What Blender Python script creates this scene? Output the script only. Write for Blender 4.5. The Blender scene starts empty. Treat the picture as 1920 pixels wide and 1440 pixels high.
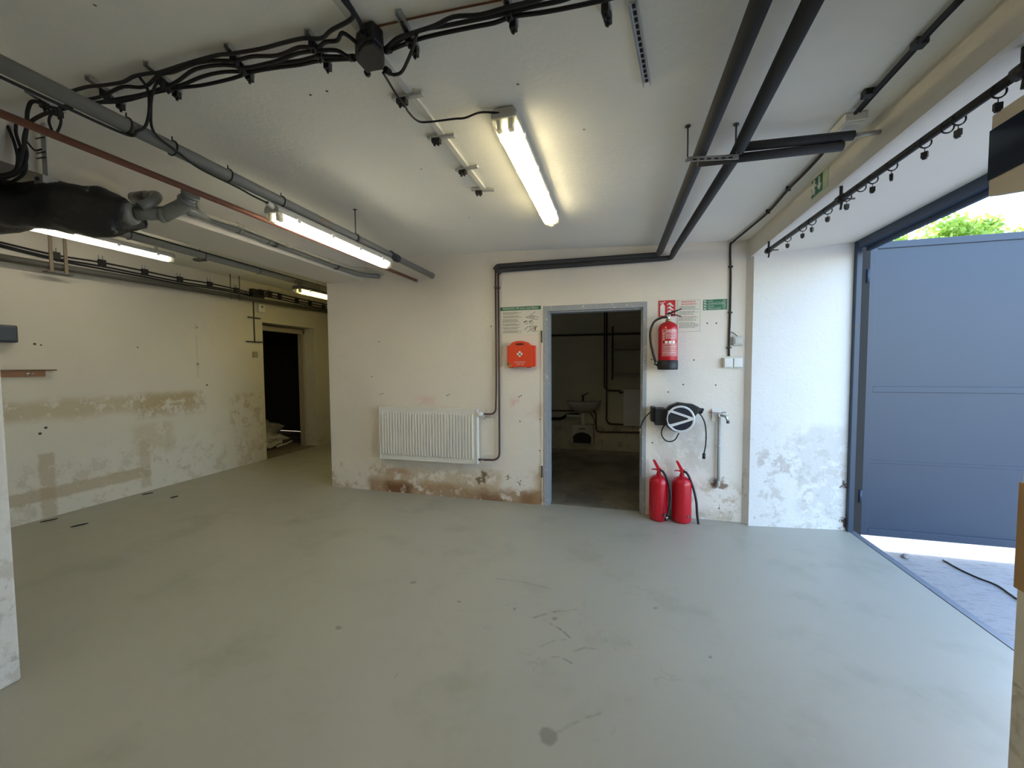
import bpy, bmesh, math, random
from mathutils import Vector, Matrix
random.seed(7)
PI = math.pi
SC = bpy.context.scene
COL = SC.collection
V = Vector

# ------------------------------------------------------------------ camera
F = 740.0; YAW = math.radians(15.18); PITCH = math.radians(2.65); ROLL = math.radians(-0.35)
CAM = V((0, 0, 1.43))
_r = V((math.cos(YAW), math.sin(YAW), 0)); _f0 = V((-math.sin(YAW), math.cos(YAW), 0)); _z = V((0, 0, 1))
FW = _f0*math.cos(PITCH) - _z*math.sin(PITCH)
_u = _z*math.cos(PITCH) + _f0*math.sin(PITCH)
RT = _r*math.cos(ROLL) + _u*math.sin(ROLL)
UP = -_r*math.sin(ROLL) + _u*math.cos(ROLL)
cd = bpy.data.cameras.new('camera'); cam = bpy.data.objects.new('camera', cd); COL.objects.link(cam)
cd.sensor_fit = 'HORIZONTAL'; cd.sensor_width = 36.0; cd.lens = F*36.0/1920.0; cd.clip_start = 0.02; cd.clip_end = 300
m = Matrix((RT, UP, -FW)).transposed().to_4x4(); m.translation = CAM
cam.matrix_world = m
SC.camera = cam

# ------------------------------------------------------------------ world, sun, exposure
SC.view_settings.view_transform = 'Standard'; SC.view_settings.look = 'None'
SC.view_settings.exposure = 0.66; SC.view_settings.gamma = 1.0; SC.view_settings.use_curve_mapping = False
w = bpy.data.worlds.new('world'); SC.world = w; w.use_nodes = True
wn = w.node_tree; wn.nodes.clear()
sky = wn.nodes.new('ShaderNodeTexSky'); sky.sky_type = 'NISHITA'; sky.sun_disc = False
sky.sun_elevation = math.radians(38); sky.sun_rotation = math.radians(10); sky.altitude = 200; sky.dust_density = 1.0
bg = wn.nodes.new('ShaderNodeBackground'); bg.inputs[1].default_value = 0.88
wo = wn.nodes.new('ShaderNodeOutputWorld')
wn.links.new(sky.outputs[0], bg.inputs[0]); wn.links.new(bg.outputs[0], wo.inputs[0])
sl = bpy.data.lights.new('sun', 'SUN'); sl.energy = 3.4; sl.angle = math.radians(0.6); sl.color = (1, 0.95, 0.86)
so = bpy.data.objects.new('sun', sl); COL.objects.link(so)
SUN_DIR = V((0.12, 0.78, 0.60)).normalized()
so.rotation_euler = SUN_DIR.to_track_quat('Z', 'Y').to_euler(); so.location = (6, 20, 15)
TUBE_W = 19.0       # strength of the fluorescent tubes

# ------------------------------------------------------------------ measuring helpers
def on(x, y, ax, v):
    d = RT*((x-960)/F) - UP*((y-720)/F) + FW
    t = (v - CAM[ax])/d[ax]
    return CAM + d*t
_CZ = [(-9, 2.72), (-5.28, 2.70), (-2.2, 2.62), (-1.17, 2.60), (0.32, 2.535), (1.1, 2.52), (2.0, 2.52)]
def ceil_z(x):
    for (a, za), (b, zb) in zip(_CZ, _CZ[1:]):
        if x <= b: return za + (zb-za)*(x-a)/(b-a)
    return 2.52
def oc(x, y, off=0.02):
    z = 2.6
    for _ in range(6):
        p = on(x, y, 2, z-off); z = ceil_z(p.x)
    return on(x, y, 2, z-off)
YW = 3.93
def ow(x, y, off=0.0): return on(x, y, 1, YW-off)

# ------------------------------------------------------------------ node materials
class NT:
    def __init__(s, name):
        s.m = bpy.data.materials.new(name); s.m.use_nodes = True; s.t = s.m.node_tree
        s.b = s.t.nodes['Principled BSDF']; s.out = s.t.nodes['Material Output']
        s.pos = None
    def n(s, k): return s.t.nodes.new(k)
    def l(s, a, b): s.t.links.new(a, b)
    def P(s):
        if s.pos is None: s.pos = s.n('ShaderNodeTexCoord').outputs['Object']
        return s.pos
    def put(s, v, sock):
        if hasattr(v, 'links') or hasattr(v, 'is_linked'): s.l(v, sock)
        else: sock.default_value = v
    def math(s, op, a, b=0.0, c=0.0, clamp=False):
        n = s.n('ShaderNodeMath'); n.operation = op; n.use_clamp = clamp
        s.put(a, n.inputs[0]); s.put(b, n.inputs[1]); s.put(c, n.inputs[2]); return n.outputs[0]
    def noise(s, scale, detail=4, rough=0.55, vec=None, color=False, dist=0.0):
        n = s.n('ShaderNodeTexNoise'); n.inputs['Scale'].default_value = scale; n.inputs['Detail'].default_value = detail
        n.inputs['Roughness'].default_value = rough; n.inputs['Distortion'].default_value = dist
        s.l(vec or s.P(), n.inputs['Vector']); return n.outputs['Color' if color else 'Fac']
    def step(s, v, lo, hi):
        n = s.n('ShaderNodeMapRange'); n.interpolation_type = 'SMOOTHSTEP'
        s.put(v, n.inputs[0]); n.inputs[1].default_value = lo; n.inputs[2].default_value = hi
        return n.outputs[0]
    def mix(s, f, a, b):
        n = s.n('ShaderNodeMix'); n.data_type = 'RGBA'
        s.put(f, n.inputs[0]); s.put(a, n.inputs[6]); s.put(b, n.inputs[7]); return n.outputs[2]
    def vm(s, op, a, b):
        n = s.n('ShaderNodeVectorMath'); n.operation = op
        s.put(a, n.inputs[0]); s.put(b, n.inputs[1]); return n
    def scaled(s, v3): return s.vm('MULTIPLY', s.P(), v3).outputs[0]
    def warped(s, amp, scale, src=None):
        c = s.vm('SUBTRACT', s.noise(scale, 5, 0.6, color=True), (0.5, 0.5, 0.5)).outputs[0]
        d = s.vm('MULTIPLY', c, (amp*2, amp*2, amp*2)).outputs[0]
        return s.vm('ADD', src or s.P(), d).outputs[0]
    def xyz(s, vec):
        n = s.n('ShaderNodeSeparateXYZ'); s.l(vec, n.inputs[0]); return n.outputs
    def box(s, c3, bounds, soft=0.03):
        r = None
        for ax, (lo, hi) in bounds.items():
            a = s.step(c3[ax], lo-soft, lo+soft); b = s.math('SUBTRACT', 1.0, s.step(c3[ax], hi-soft, hi+soft))
            q = s.math('MULTIPLY', a, b); r = q if r is None else s.math('MULTIPLY', r, q)
        return r
    def spot(s, vec, p, r, soft=0.3):
        d = s.vm('DISTANCE', vec, tuple(p)).outputs['Value']
        return s.math('SUBTRACT', 1.0, s.step(d, r*(1-soft), r*(1+soft)))
    def bump(s, h, strength=0.3, dist=0.01):
        n = s.n('ShaderNodeBump'); n.inputs['Strength'].default_value = strength; n.inputs['Distance'].default_value = dist
        s.l(h, n.inputs['Height']); s.l(n.outputs[0], s.b.inputs['Normal'])
    def color(s, c): s.put(c, s.b.inputs['Base Color'])
    def set(s, rough=0.5, metal=0.0, spec=None):
        s.put(rough, s.b.inputs['Roughness']); s.b.inputs['Metallic'].default_value = metal
        if spec is not None: s.b.inputs['Specular IOR Level'].default_value = spec

def C4(c): return (c[0], c[1], c[2], 1.0)
_mc = {}
def mat(name, c, rough=0.5, metal=0.0, var=0.12, scale=30, bump=0.0, c2=None, th=0.58, sc2=20):
    """paint, plastic or metal with slight variation; c2 = flakes, rust or painted highlights of a second colour"""
    if name in _mc: return _mc[name]
    t = NT(name)
    f = t.noise(scale, 4)
    col = t.mix(f, C4([q*(1-var) for q in c]), C4([min(1, q*(1+var)) for q in c]))
    if c2:
        k = t.step(t.noise(sc2, 6, 0.65), th, th+0.06)
        col = t.mix(k, col, C4(c2))
    t.color(col); t.set(rough, metal)
    if bump: t.bump(t.noise(scale*3, 5), bump, 0.004)
    _mc[name] = t.m; return t.m

WALLC = (0.76, 0.72, 0.63)
def plaster(name, base=WALLC, stains=(), spots=(), bump=0.35, lowpeel=None):
    t = NT(name)
    big = t.noise(0.9, 3); fine = t.noise(22, 5)
    col = t.mix(big, C4([q*0.90 for q in base]), C4([min(1, q*1.06) for q in base]))
    col = t.mix(t.math('MULTIPLY', fine, 0.12), col, C4([q*0.72 for q in base]))
    wv = t.warped(0.07, 3.5); wv2 = t.warped(0.025, 14)
    cx = t.xyz(wv); cx2 = t.xyz(wv2)
    brk = t.noise(9, 9, 0.72)
    if lowpeel:      # flaking, dirty paint in the lowest part of the wall
        zt, c, amt = lowpeel
        k = t.math('SUBTRACT', 1.0, t.step(cx[2], zt*0.45, zt))
        k = t.math('MULTIPLY', k, t.step(t.noise(6.5, 8, 0.7), 0.52, 0.60)); k = t.math('MULTIPLY', k, amt)
        col = t.mix(k, col, C4(c))
        k2 = t.math('SUBTRACT', 1.0, t.step(cx[2], zt*0.4, zt*0.9))
        k2 = t.math('MULTIPLY', k2, t.step(t.noise(16, 8, 0.72, dist=0.6), 0.60, 0.64)); k2 = t.math('MULTIPLY', k2, amt*0.9)
        col = t.mix(k2, col, C4([q*0.55 for q in c]))
    for st in stains:
        b, c, amt, lo = st[:4]
        q = cx if (len(st) < 5 or st[4]) else cx2
        k = t.box(q, b, 0.05 if (len(st) < 5 or st[4]) else 0.015)
        k = t.math('MULTIPLY', k, t.step(brk, lo-0.05, lo+0.05)); k = t.math('MULTIPLY', k, amt)
        col = t.mix(k, col, C4(c))
    wv3 = t.warped(0.17, 11)
    for p, r, c in spots:
        col = t.mix(t.spot(wv3 if r > 0.04 else t.warped(0.08, 30) if r > 0.015 else t.P(), p, r), col, C4(c))
    t.color(col); t.set(0.75, spec=0.25)
    h = t.math('ADD', t.math('MULTIPLY', t.noise(5, 5), 0.6), t.math('MULTIPLY', t.noise(45, 3), 0.22))
    t.bump(h, bump, 0.03)
    return t.m

# ------------------------------------------------------------------ mesh helpers
class MB:
    def __init__(s): s.b = bmesh.new()
    def box(s, lo, hi, rot=None, piv=None):
        lo, hi = V(lo), V(hi); vs = []
        for x in (lo.x, hi.x):
            for y in (lo.y, hi.y):
                for z in (lo.z, hi.z):
                    p = V((x, y, z))
                    if rot: pv = V(piv) if piv is not None else (lo+hi)/2; p = pv + rot @ (p-pv)
                    vs.append(s.b.verts.new(p))
        for q in ((0,1,3,2),(4,6,7,5),(0,4,5,1),(2,3,7,6),(0,2,6,4),(1,5,7,3)): s.b.faces.new([vs[i] for i in q])
        return s
    def poly(s, pts, d):
        """closed outline pts extruded by vector d"""
        d = V(d); a = [s.b.verts.new(V(p)) for p in pts]; b = [s.b.verts.new(V(p)+d) for p in pts]; n = len(pts)
        s.b.faces.new(a); s.b.faces.new(b[::-1])
        for i in range(n): s.b.faces.new((a[i], b[i], b[(i+1) % n], a[(i+1) % n]))
        return s
    def face(s, pts): s.b.faces.new([s.b.verts.new(V(p)) for p in pts]); return s
    def tube(s, pts, r, seg=10, caps=True, smooth=True):
        pts = [V(p) for p in pts]; rs = r if isinstance(r, (list, tuple)) else [r]*len(pts)
        t0 = (pts[1]-pts[0]).normalized(); ref = V((0, 0, 1)) if abs(t0.z) < 0.9 else V((1, 0, 0))
        n = t0.cross(ref).normalized(); rings = []
        for i, p in enumerate(pts):
            if i == 0: t = pts[1]-pts[0]
            elif i == len(pts)-1: t = pts[-1]-pts[-2]
            else: t = (pts[i]-pts[i-1]).normalized() + (pts[i+1]-pts[i]).normalized()
            if t.length < 1e-9: t = t0.copy()
            t.normalize(); n = (n - t*n.dot(t))
            if n.length < 1e-6: n = t.orthogonal()
            n.normalize(); bn = t.cross(n)
            rings.append([s.b.verts.new(p + (n*math.cos(a)+bn*math.sin(a))*rs[i]) for a in [2*PI*k/seg for k in range(seg)]])
        for A, B in zip(rings, rings[1:]):
            for k in range(seg):
                f = s.b.faces.new((A[k], A[(k+1) % seg], B[(k+1) % seg], B[k])); f.smooth = smooth
        if caps: s.b.faces.new(rings[0][::-1]); s.b.faces.new(rings[-1])
        return s
    def lathe(s, prof, o=(0, 0, 0), ax=(0, 0, 1), seg=24, smooth=True):
        o = V(o); ax = V(ax).normalized(); n = ax.orthogonal().normalized(); bn = ax.cross(n); R = []
        for r, h in prof:
            r = max(r, 0.0004)
            R.append([s.b.verts.new(o + ax*h + (n*math.cos(a)+bn*math.sin(a))*r) for a in [2*PI*k/seg for k in range(seg)]])
        for A, B in zip(R, R[1:]):
            for k in range(seg):
                f = s.b.faces.new((A[k], A[(k+1) % seg], B[(k+1) % seg], B[k])); f.smooth = smooth
        s.b.faces.new(R[0][::-1]); s.b.faces.new(R[-1]); return s
    def torus(s, c, ax, R, r, seg=24, sub=8, a0=0, a1=2*PI):
        c = V(c); ax = V(ax).normalized(); n = ax.orthogonal().normalized(); bn = ax.cross(n)
        k = max(3, int(seg*(a1-a0)/(2*PI)))
        s.tube([c+(n*math.cos(a0+(a1-a0)*i/k)+bn*math.sin(a0+(a1-a0)*i/k))*R for i in range(k+1)], r, sub, caps=(a1-a0) < 6.2)
        return s
def cr(pts, n=6):
    """smooth curve through points"""
    P = [V(p) for p in pts]; P = [P[0]*2-P[1]] + P + [P[-1]*2-P[-2]]; o = []
    for i in range(1, len(P)-2):
        a, b, c, d = P[i-1:i+3]
        for k in range(n):
            t = k/n
            o.append(0.5*((2*b)+(c-a)*t+(2*a-5*b+4*c-d)*t*t+(3*b-a-3*c+d)*t**3))
    o.append(P[-2]); return o
def rnd(pts, r=0.05, n=5):
    """polyline with rounded corners"""
    P = [V(p) for p in pts]; o = [P[0]]
    for i in range(1, len(P)-1):
        a, b, c = P[i-1:i+2]; u = (a-b); v = (c-b); q = min(r, u.length/2.01, v.length/2.01)
        s0 = b+u.normalized()*q; s1 = b+v.normalized()*q
        for k in range(n+1):
            t = k/n; o.append(s0*(1-t)**2 + b*2*t*(1-t) + s1*t*t)
    o.append(P[-1]); return o

def wloc(p):
    r = V((0, 0, 0))
    while p is not None: r += p.location; p = p.parent
    return r
def tag(o, label=None, cat=None, group=None, kind=None):
    if label: o['label'] = label
    if cat: o['category'] = cat
    if group: o['group'] = group
    if kind: o['kind'] = kind
    return o
def thing(name, label, cat, loc=(0, 0, 0), group=None):
    o = bpy.data.objects.new(name, None); o.empty_display_size = 0.05; COL.objects.link(o); o.location = loc
    return tag(o, label, cat, group)
def build(name, mb, material, parent=None, world=True, bevel=0.0, label=None, doubles=False):
    """link one mesh object; world=True means the shape was drawn in world coordinates"""
    b = mb.b
    if parent is not None and world: bmesh.ops.translate(b, verts=b.verts, vec=-wloc(parent))
    if doubles: bmesh.ops.remove_doubles(b, verts=b.verts, dist=1e-5)
    bmesh.ops.recalc_face_normals(b, faces=b.faces)
    me = bpy.data.meshes.new(name); b.to_mesh(me); b.free(); me.materials.append(material)
    o = bpy.data.objects.new(name, me); COL.objects.link(o)
    if parent is not None: o.parent = parent
    if bevel:
        md = o.modifiers.new('bevel', 'BEVEL'); md.width = bevel; md.segments = 2; md.limit_method = 'ANGLE'; md.harden_normals = False
    if label: o['label'] = label
    return o
def centre(o):
    """put a single-mesh thing's origin in its middle"""
    me = o.data; c = sum((v.co for v in me.vertices), V())/len(me.vertices)
    me.transform(Matrix.Translation(-c)); o.location = c; return o
def solo(name, mb, material, label, cat, group=None, bevel=0.0):
    o = build(name, mb, material, bevel=bevel); centre(o); return tag(o, label, cat, group)
def struct(name, mb, material, parent=None, bevel=0.0):
    o = build(name, mb, material, parent, bevel=bevel)
    if parent is None: o['kind'] = 'structure'
    return o
def dup(o, parent=None):
    c = o.copy(); COL.objects.link(c)
    if parent is not None: c.parent = parent
    for ch in o.children: dup(ch, c)
    return c
def text_mb(s, origin, u, v, size, align='LEFT', thick=0.0006, width=None, spacing=1.0):
    """letters laid out from origin along u, upright along v, as a solid sheet"""
    cu = bpy.data.curves.new('t', 'FONT'); cu.body = s; cu.size = size; cu.align_x = align; cu.space_character = spacing; cu.resolution_u = 2
    ob = bpy.data.objects.new('t', cu); me = bpy.data.meshes.new_from_object(ob)
    mb = MB(); mb.b.from_mesh(me); u = V(u).normalized(); v = V(v).normalized(); n = u.cross(v)
    xs = [q.co.x for q in mb.b.verts] or [0]; k = 1.0
    if width: k = width/max(1e-6, max(xs)-min(xs))
    for q in mb.b.verts: q.co = V(origin) + u*(q.co.x*k) + v*q.co.y + n*thick
    bpy.data.objects.remove(ob); bpy.data.curves.remove(cu); bpy.data.meshes.remove(me)
    return mb
def merge(a, b):
    me = bpy.data.meshes.new('x'); b.b.to_mesh(me); a.b.from_mesh(me); b.b.free(); bpy.data.meshes.remove(me); return a

# ------------------------------------------------------------------ materials
M_ceil = plaster('ceiling_paint', (0.88, 0.86, 0.79), bump=0.22, spots=[
    (oc(582, 178, 0), 0.006, (0.06, 0.05, 0.04)), (oc(613, 171, 0), 0.006, (0.06, 0.05, 0.04)), (oc(790, 317, 0), 0.005, (0.06, 0.05, 0.04)),
    (oc(971, 158, 0), 0.006, (0.2, 0.18, 0.15)), (oc(880, 408, 0), 0.005, (0.05, 0.05, 0.04)), (oc(178, 10, 0), 0.005, (0.2, 0.18, 0.15)),
    (oc(1095, 243, 0), 0.008, (0.45, 0.43, 0.38))])
DOT = (0.05, 0.045, 0.04)
bw_spots = [(ow(x, y), 0.0065, DOT) for x, y in ((713, 740), (717, 738), (838, 741.5), (842, 740), (973, 744), (977, 742), (975, 790), (1012, 786),
    (1012, 845), (921, 612), (711, 641), (697, 706), (1301, 675), (1281, 721), (1342, 722), (1222, 674), (1223, 830), (1343, 606), (1326, 606), (1253, 735), (1348, 953))]
bw_spots += [(ow(905, 893), 0.055, (0.20, 0.15, 0.09)), (ow(1346, 905), 0.06, (0.26, 0.18, 0.13)), (ow(952, 895), 0.022, (0.22, 0.16, 0.11)), (ow(975, 905), 0.022, (0.25, 0.19, 0.14))]
M_wback = plaster('back_wall_paint', (0.80, 0.745, 0.67), spots=bw_spots, lowpeel=(0.42, (0.48, 0.37, 0.25), 0.7), stains=[
    ({0: (-2.78, -0.78), 2: (-0.2, 0.14)}, (0.34, 0.20, 0.09), 0.80, 0.42),
    ({0: (-2.74, -1.2), 2: (0.1, 0.30)}, (0.50, 0.36, 0.20), 0.55, 0.46),
    ({0: (-2.58, -2.25), 2: (-0.1, 0.10)}, (0.16, 0.06, 0.02), 0.8, 0.40),
    ({0: (-2.55, -2.28), 2: (0.20, 0.27)}, (0.38, 0.16, 0.05), 0.6, 0.40),
    ({0: (-1.45, -1.15), 2: (-0.1, 0.07)}, (0.20, 0.09, 0.04), 0.7, 0.40),
    ({0: (-0.98, -0.76), 2: (-0.1, 0.12)}, (0.24, 0.12, 0.05), 0.8, 0.38),
    ({0: (-0.84, -0.73), 2: (0.0, 0.34)}, (0.42, 0.26, 0.12), 0.55, 0.35),
    ({0: (-0.82, -0.73), 2: (0.9, 1.05)}, (0.48, 0.34, 0.22), 0.5, 0.4),
    ({0: (-2.2, -1.95), 2: (1.02, 1.09)}, (0.72, 0.42, 0.40), 0.45, 0.42),
    ({0: (-1.09, -0.98), 2: (0.94, 1.08)}, (0.74, 0.32, 0.34), 0.5, 0.54),
    ({0: (-0.95, -0.84), 2: (0.93, 1.06)}, (0.72, 0.52, 0.46), 0.4, 0.46),
    ({0: (0.33, 0.80), 2: (0.45, 0.90)}, (0.50, 0.44, 0.36), 0.40, 0.47),
    ({0: (0.33, 1.0), 2: (-0.1, 0.10)}, (0.46, 0.40, 0.30), 0.5, 0.45)])
def lw(y, z): return (-5.28, y, z)
q = [on(x, y, 0, -5.28) for x, y in ((20, 790), (60, 765), (330, 745), (85, 850), (85, 985), (270, 815), (270, 912), (25, 932), (275, 882), (345, 745), (300, 790), (420, 760), (495, 800))]
M_wleft = plaster('left_wall_paint', (0.68, 0.64, 0.56), lowpeel=(0.75, (0.42, 0.34, 0.24), 0.35), spots=[
    (on(368, 613, 0, -5.28), 0.018, (0.22, 0.17, 0.12)), (on(371, 684, 0, -5.28), 0.021, (0.22, 0.17, 0.12)),
    (on(65, 645, 0, -5.28), 0.0108, (0.08, 0.06, 0.05)), (on(77, 647, 0, -5.28), 0.0072, (0.08, 0.06, 0.05)), (on(258, 651, 0, -5.28), 0.0072, (0.08, 0.06, 0.05)),
    (on(388, 722, 0, -5.28), 0.012, (0.10, 0.08, 0.06)), (on(86, 802, 0, -5.28), 0.012, DOT), (on(75, 813, 0, -5.28), 0.012, DOT)], stains=[
    ({1: (q[0].y-0.3, q[2].y+0.25), 2: (q[0].z-0.02, q[0].z+0.17)}, (0.42, 0.34, 0.20), 0.62, 0.42),
    ({1: (3.2, 3.95), 2: (0.86, 1.12)}, (0.40, 0.31, 0.18), 0.6, 0.46),
    ({1: (3.15, 3.55), 2: (0.42, 0.78)}, (0.50, 0.42, 0.30), 0.5, 0.44),
    ({1: (4.3, 4.85), 2: (0.55, 1.05)}, (0.40, 0.32, 0.19), 0.6, 0.52),
    ({1: (4.4, 4.87), 2: (-0.1, 0.35)}, (0.40, 0.32, 0.20), 0.45, 0.50),
    ({1: (2.0, 3.30), 2: (0.17, 0.29)}, (0.40, 0.32, 0.21), 0.70, 0.38, 0),
    ({1: (q[3].y-0.05, q[3].y+0.06), 2: (0.0, 0.62)}, (0.40, 0.32, 0.22), 0.65, 0.40, 0),
    ({1: (q[5].y-0.05, q[5].y+0.05), 2: (0.05, 0.60)}, (0.46, 0.38, 0.27), 0.55, 0.42, 0),
    ({1: (on(369, 650, 0, -5.28).y-.005, on(369, 650, 0, -5.28).y+.005), 2: (1.30, 1.85)}, (0.45, 0.40, 0.32), 0.7, 0.2, 0)])
M_reveal = plaster('gateway_paint', (0.70, 0.69, 0.67), lowpeel=(1.15, (0.45, 0.41, 0.36), 0.55), spots=[
    (on(1444, 636, 1, 3.92), 0.008, DOT), (on(1453, 636, 1, 3.92), 0.008, DOT), (on(1589, 985, 1, 3.95), 0.05, (0.10, 0.06, 0.04)), (on(1585, 910, 1, 3.95), 0.03, (0.12, 0.08, 0.06))],
    stains=[({0: (1.18, 1.45), 2: (0.48, 0.66)}, (0.34, 0.28, 0.24), 0.55, 0.52, 0), ({0: (1.5, 1.88), 2: (0.1, 0.9)}, (0.46, 0.44, 0.40), 0.45, 0.46)])
M_beam = plaster('beam_paint', (0.74, 0.70, 0.62), bump=0.2)
M_pier = plaster('pier_paint', (0.60, 0.57, 0.50), lowpeel=(1.0, (0.36, 0.31, 0.25), 0.6))
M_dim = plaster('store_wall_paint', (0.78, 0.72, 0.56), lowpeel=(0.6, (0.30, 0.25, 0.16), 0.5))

# floor coating: worn grey green epoxy with scuffs
t = NT('floor_epoxy')
base = t.mix(t.noise(0.7, 4), (0.38, 0.37, 0.30, 1), (0.435, 0.425, 0.355, 1))
base = t.mix(t.step(t.noise(2.3, 5, 0.6), 0.50, 0.72), base, (0.345, 0.34, 0.27, 1))
base = t.mix(t.math('MULTIPLY', t.noise(60, 3), 0.14), base, (0.28, 0.28, 0.23, 1))
wv = t.warped(0.35, 1.6)
vo = t.n('ShaderNodeTexVoronoi'); vo.feature = 'DISTANCE_TO_EDGE'; vo.inputs['Scale'].default_value = 1.9; t.l(wv, vo.inputs['Vector'])
scr = t.math('SUBTRACT', 1.0, t.step(vo.outputs['Distance'], 0.004, 0.016))
xy = t.xyz(t.P())
reg = t.box(xy, {0: (-1.6, 0.6), 1: (1.3, 3.0)}, 0.5)
scr = t.math('MULTIPLY', t.math('MULTIPLY', scr, t.step(t.noise(3.1, 4), 0.52, 0.62)), reg)
base = t.mix(t.math('MULTIPLY', scr, 0.16), base, (0.17, 0.16, 0.13, 1))
sm = t.step(t.noise(7, 7, 0.75, dist=1.5), 0.66, 0.74)
base = t.mix(t.math('MULTIPLY', sm, 0.28), base, (0.20, 0.19, 0.15, 1))
for (x, y), r in (((1028, 1380), 0.035), ((775, 1092), 0.02), ((965, 1141), 0.012), ((1040, 1161), 0.014), ((636, 1177), 0.018), ((861, 1128), 0.012), ((147, 985), 0.03), ((1332, 1232), 0.01), ((1230, 1140), 0.012)):
    base = t.mix(t.math('MULTIPLY', t.spot(t.warped(0.02, 22), on(x, y, 2, 0), r), 0.6), base, (0.16, 0.15, 0.12, 1))
for pts, w_, am in (([(1000, 1158), (1040, 1147), (1085, 1143)], .010, .45), ([(1030, 1169), (1050, 1179), (1070, 1195)], .007, .6), ([(1030, 1231), (1052, 1232), (1072, 1243)], .008, .55),
                    ([(1075, 1221), (1095, 1214), (1120, 1217)], .008, .4), ([(930, 1085), (985, 1092), (1031, 1104)], .004, .7), ([(1010, 1214), (1040, 1200), (1062, 1198)], .006, .35),
                    ([(1040, 1376), (1075, 1356), (1125, 1338)], .009, .35), ([(745, 1265), (738, 1275)], .006, .4), ([(1170, 1112), (1200, 1115)], .008, .25), ([(1660, 1105), (1635, 1090)], .006, .25)):
    P3 = [on(x, y, 2, 0) for x, y in pts]
    src = t.warped(0.012, 6)
    for a_, b_ in zip(P3, P3[1:]):
        ab = b_-a_; pa_ = t.vm('SUBTRACT', src, tuple(a_)).outputs[0]
        tt = t.math('DIVIDE', t.vm('DOT_PRODUCT', pa_, tuple(ab)).outputs['Value'], ab.length_squared, clamp=True)
        sc_ = t.vm('SCALE', tuple(ab), (0, 0, 0)); t.l(tt, sc_.inputs['Scale'])
        dd_ = t.vm('DISTANCE', pa_, sc_.outputs[0]).outputs['Value']
        k_ = t.math('MULTIPLY', t.math('SUBTRACT', 1.0, t.step(dd_, w_*.3, w_*1.3)), t.math('MULTIPLY', t.step(t.noise(25, 4), .35, .6), am))
        base = t.mix(k_, base, (0.15, 0.14, 0.115, 1))
t.color(base); t.set(t.math('ADD', 0.30, t.math('MULTIPLY', t.noise(4, 5), 0.22)), spec=0.45)
t.bump(t.math('ADD', t.noise(3, 4), t.math('MULTIPLY', t.noise(40, 3), 0.25)), 0.10, 0.012)
M_floor = t.m
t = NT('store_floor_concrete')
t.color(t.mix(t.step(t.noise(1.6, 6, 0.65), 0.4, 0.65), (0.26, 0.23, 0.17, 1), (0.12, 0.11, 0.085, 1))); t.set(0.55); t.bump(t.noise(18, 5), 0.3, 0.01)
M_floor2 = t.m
t = NT('yard_concrete')
g = t.mix(t.noise(1.2, 6, 0.7), (0.26, 0.255, 0.25, 1), (0.40, 0.39, 0.38, 1))
g = t.mix(t.step(t.noise(26, 6, 0.7, vec=t.scaled((0.4, 1.6, 1))), 0.5, 0.7), g, (0.20, 0.20, 0.20, 1))
t.color(g); t.set(0.9); t.bump(t.noise(30, 6), 0.6, 0.01)
M_yard = t.m

M_black = mat('black_rubber', (0.010, 0.010, 0.011), 0.5)
M_cable = mat('black_cable', (0.008, 0.008, 0.009), 0.65, bump=0.0)
M_galv = mat('galvanised_steel', (0.52, 0.53, 0.53), 0.42, 0.75, var=0.2, scale=60)
M_dsteel = mat('dark_steel', (0.10, 0.10, 0.10), 0.5, 0.6)
M_rustpipe = mat('red_oxide_pipe', (0.19, 0.075, 0.045), 0.65, c2=(0.55, 0.45, 0.38), th=0.74, sc2=8)
M_gpipe = mat('grey_painted_pipe', (0.20, 0.205, 0.20), 0.5, c2=(0.24, 0.15, 0.10), th=0.60, sc2=3)
M_pvc = mat('grey_plastic_pipe', (0.19, 0.20, 0.19), 0.35)
M_pvc2 = mat('beige_plastic_pipe', (0.42, 0.40, 0.33), 0.4)
M_foam = mat('pipe_insulation', (0.042, 0.042, 0.045), 0.8, bump=0.3)
M_wrap = mat('black_bitumen_wrap', (0.012, 0.012, 0.011), 0.45, bump=1.0, scale=14, c2=(0.26, 0.26, 0.25), th=0.66, sc2=11)  # grey flecks are highlights on the wrap, painted into its colour
M_white = mat('white_plastic', (0.74, 0.74, 0.71), 0.4, var=0.04)
M_rad = mat('white_radiator_enamel', (0.78, 0.77, 0.74), 0.28, var=0.03)
M_lgrey = mat('light_grey_plastic', (0.50, 0.50, 0.47), 0.45)
M_copper = mat('brown_painted_pipe', (0.085, 0.045, 0.040), 0.4)
M_frame = mat('door_frame_paint', (0.34, 0.36, 0.385), 0.45, c2=(0.60, 0.58, 0.54), th=0.60, sc2=22)
M_gate = mat('blue_grey_gate_paint', (0.021, 0.038, 0.070), 0.42, var=0.08, scale=3, c2=(0.07, 0.08, 0.10), th=0.76, sc2=22)
M_gatef = mat('blue_gate_frame_paint', (0.028, 0.046, 0.080), 0.45, var=0.1, scale=5, c2=(0.05, 0.05, 0.06), th=0.64, sc2=9)
M_thr = mat('threshold_steel', (0.16, 0.18, 0.21), 0.55, var=0.2)
M_dark = mat('rusty_dark_steel', (0.02, 0.018, 0.017), 0.8)
M_red = mat('extinguisher_red', (0.50, 0.008, 0.018), 0.25, var=0.05)
M_orange = mat('orange_red_plastic', (0.78, 0.065, 0.018), 0.4, var=0.04)
M_signred = mat('sign_red', (0.62, 0.03, 0.04), 0.4, var=0.03)
M_green = mat('sign_green', (0.015, 0.16, 0.075), 0.4, var=0.03)
M_signw = mat('sign_white', (0.80, 0.80, 0.76), 0.45, var=0.02)
M_paper = mat('poster_paper', (0.74, 0.71, 0.62), 0.5, var=0.02)
M_glowp = mat('pale_green_sign_film', (0.55, 0.62, 0.42), 0.5, var=0.05)
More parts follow.
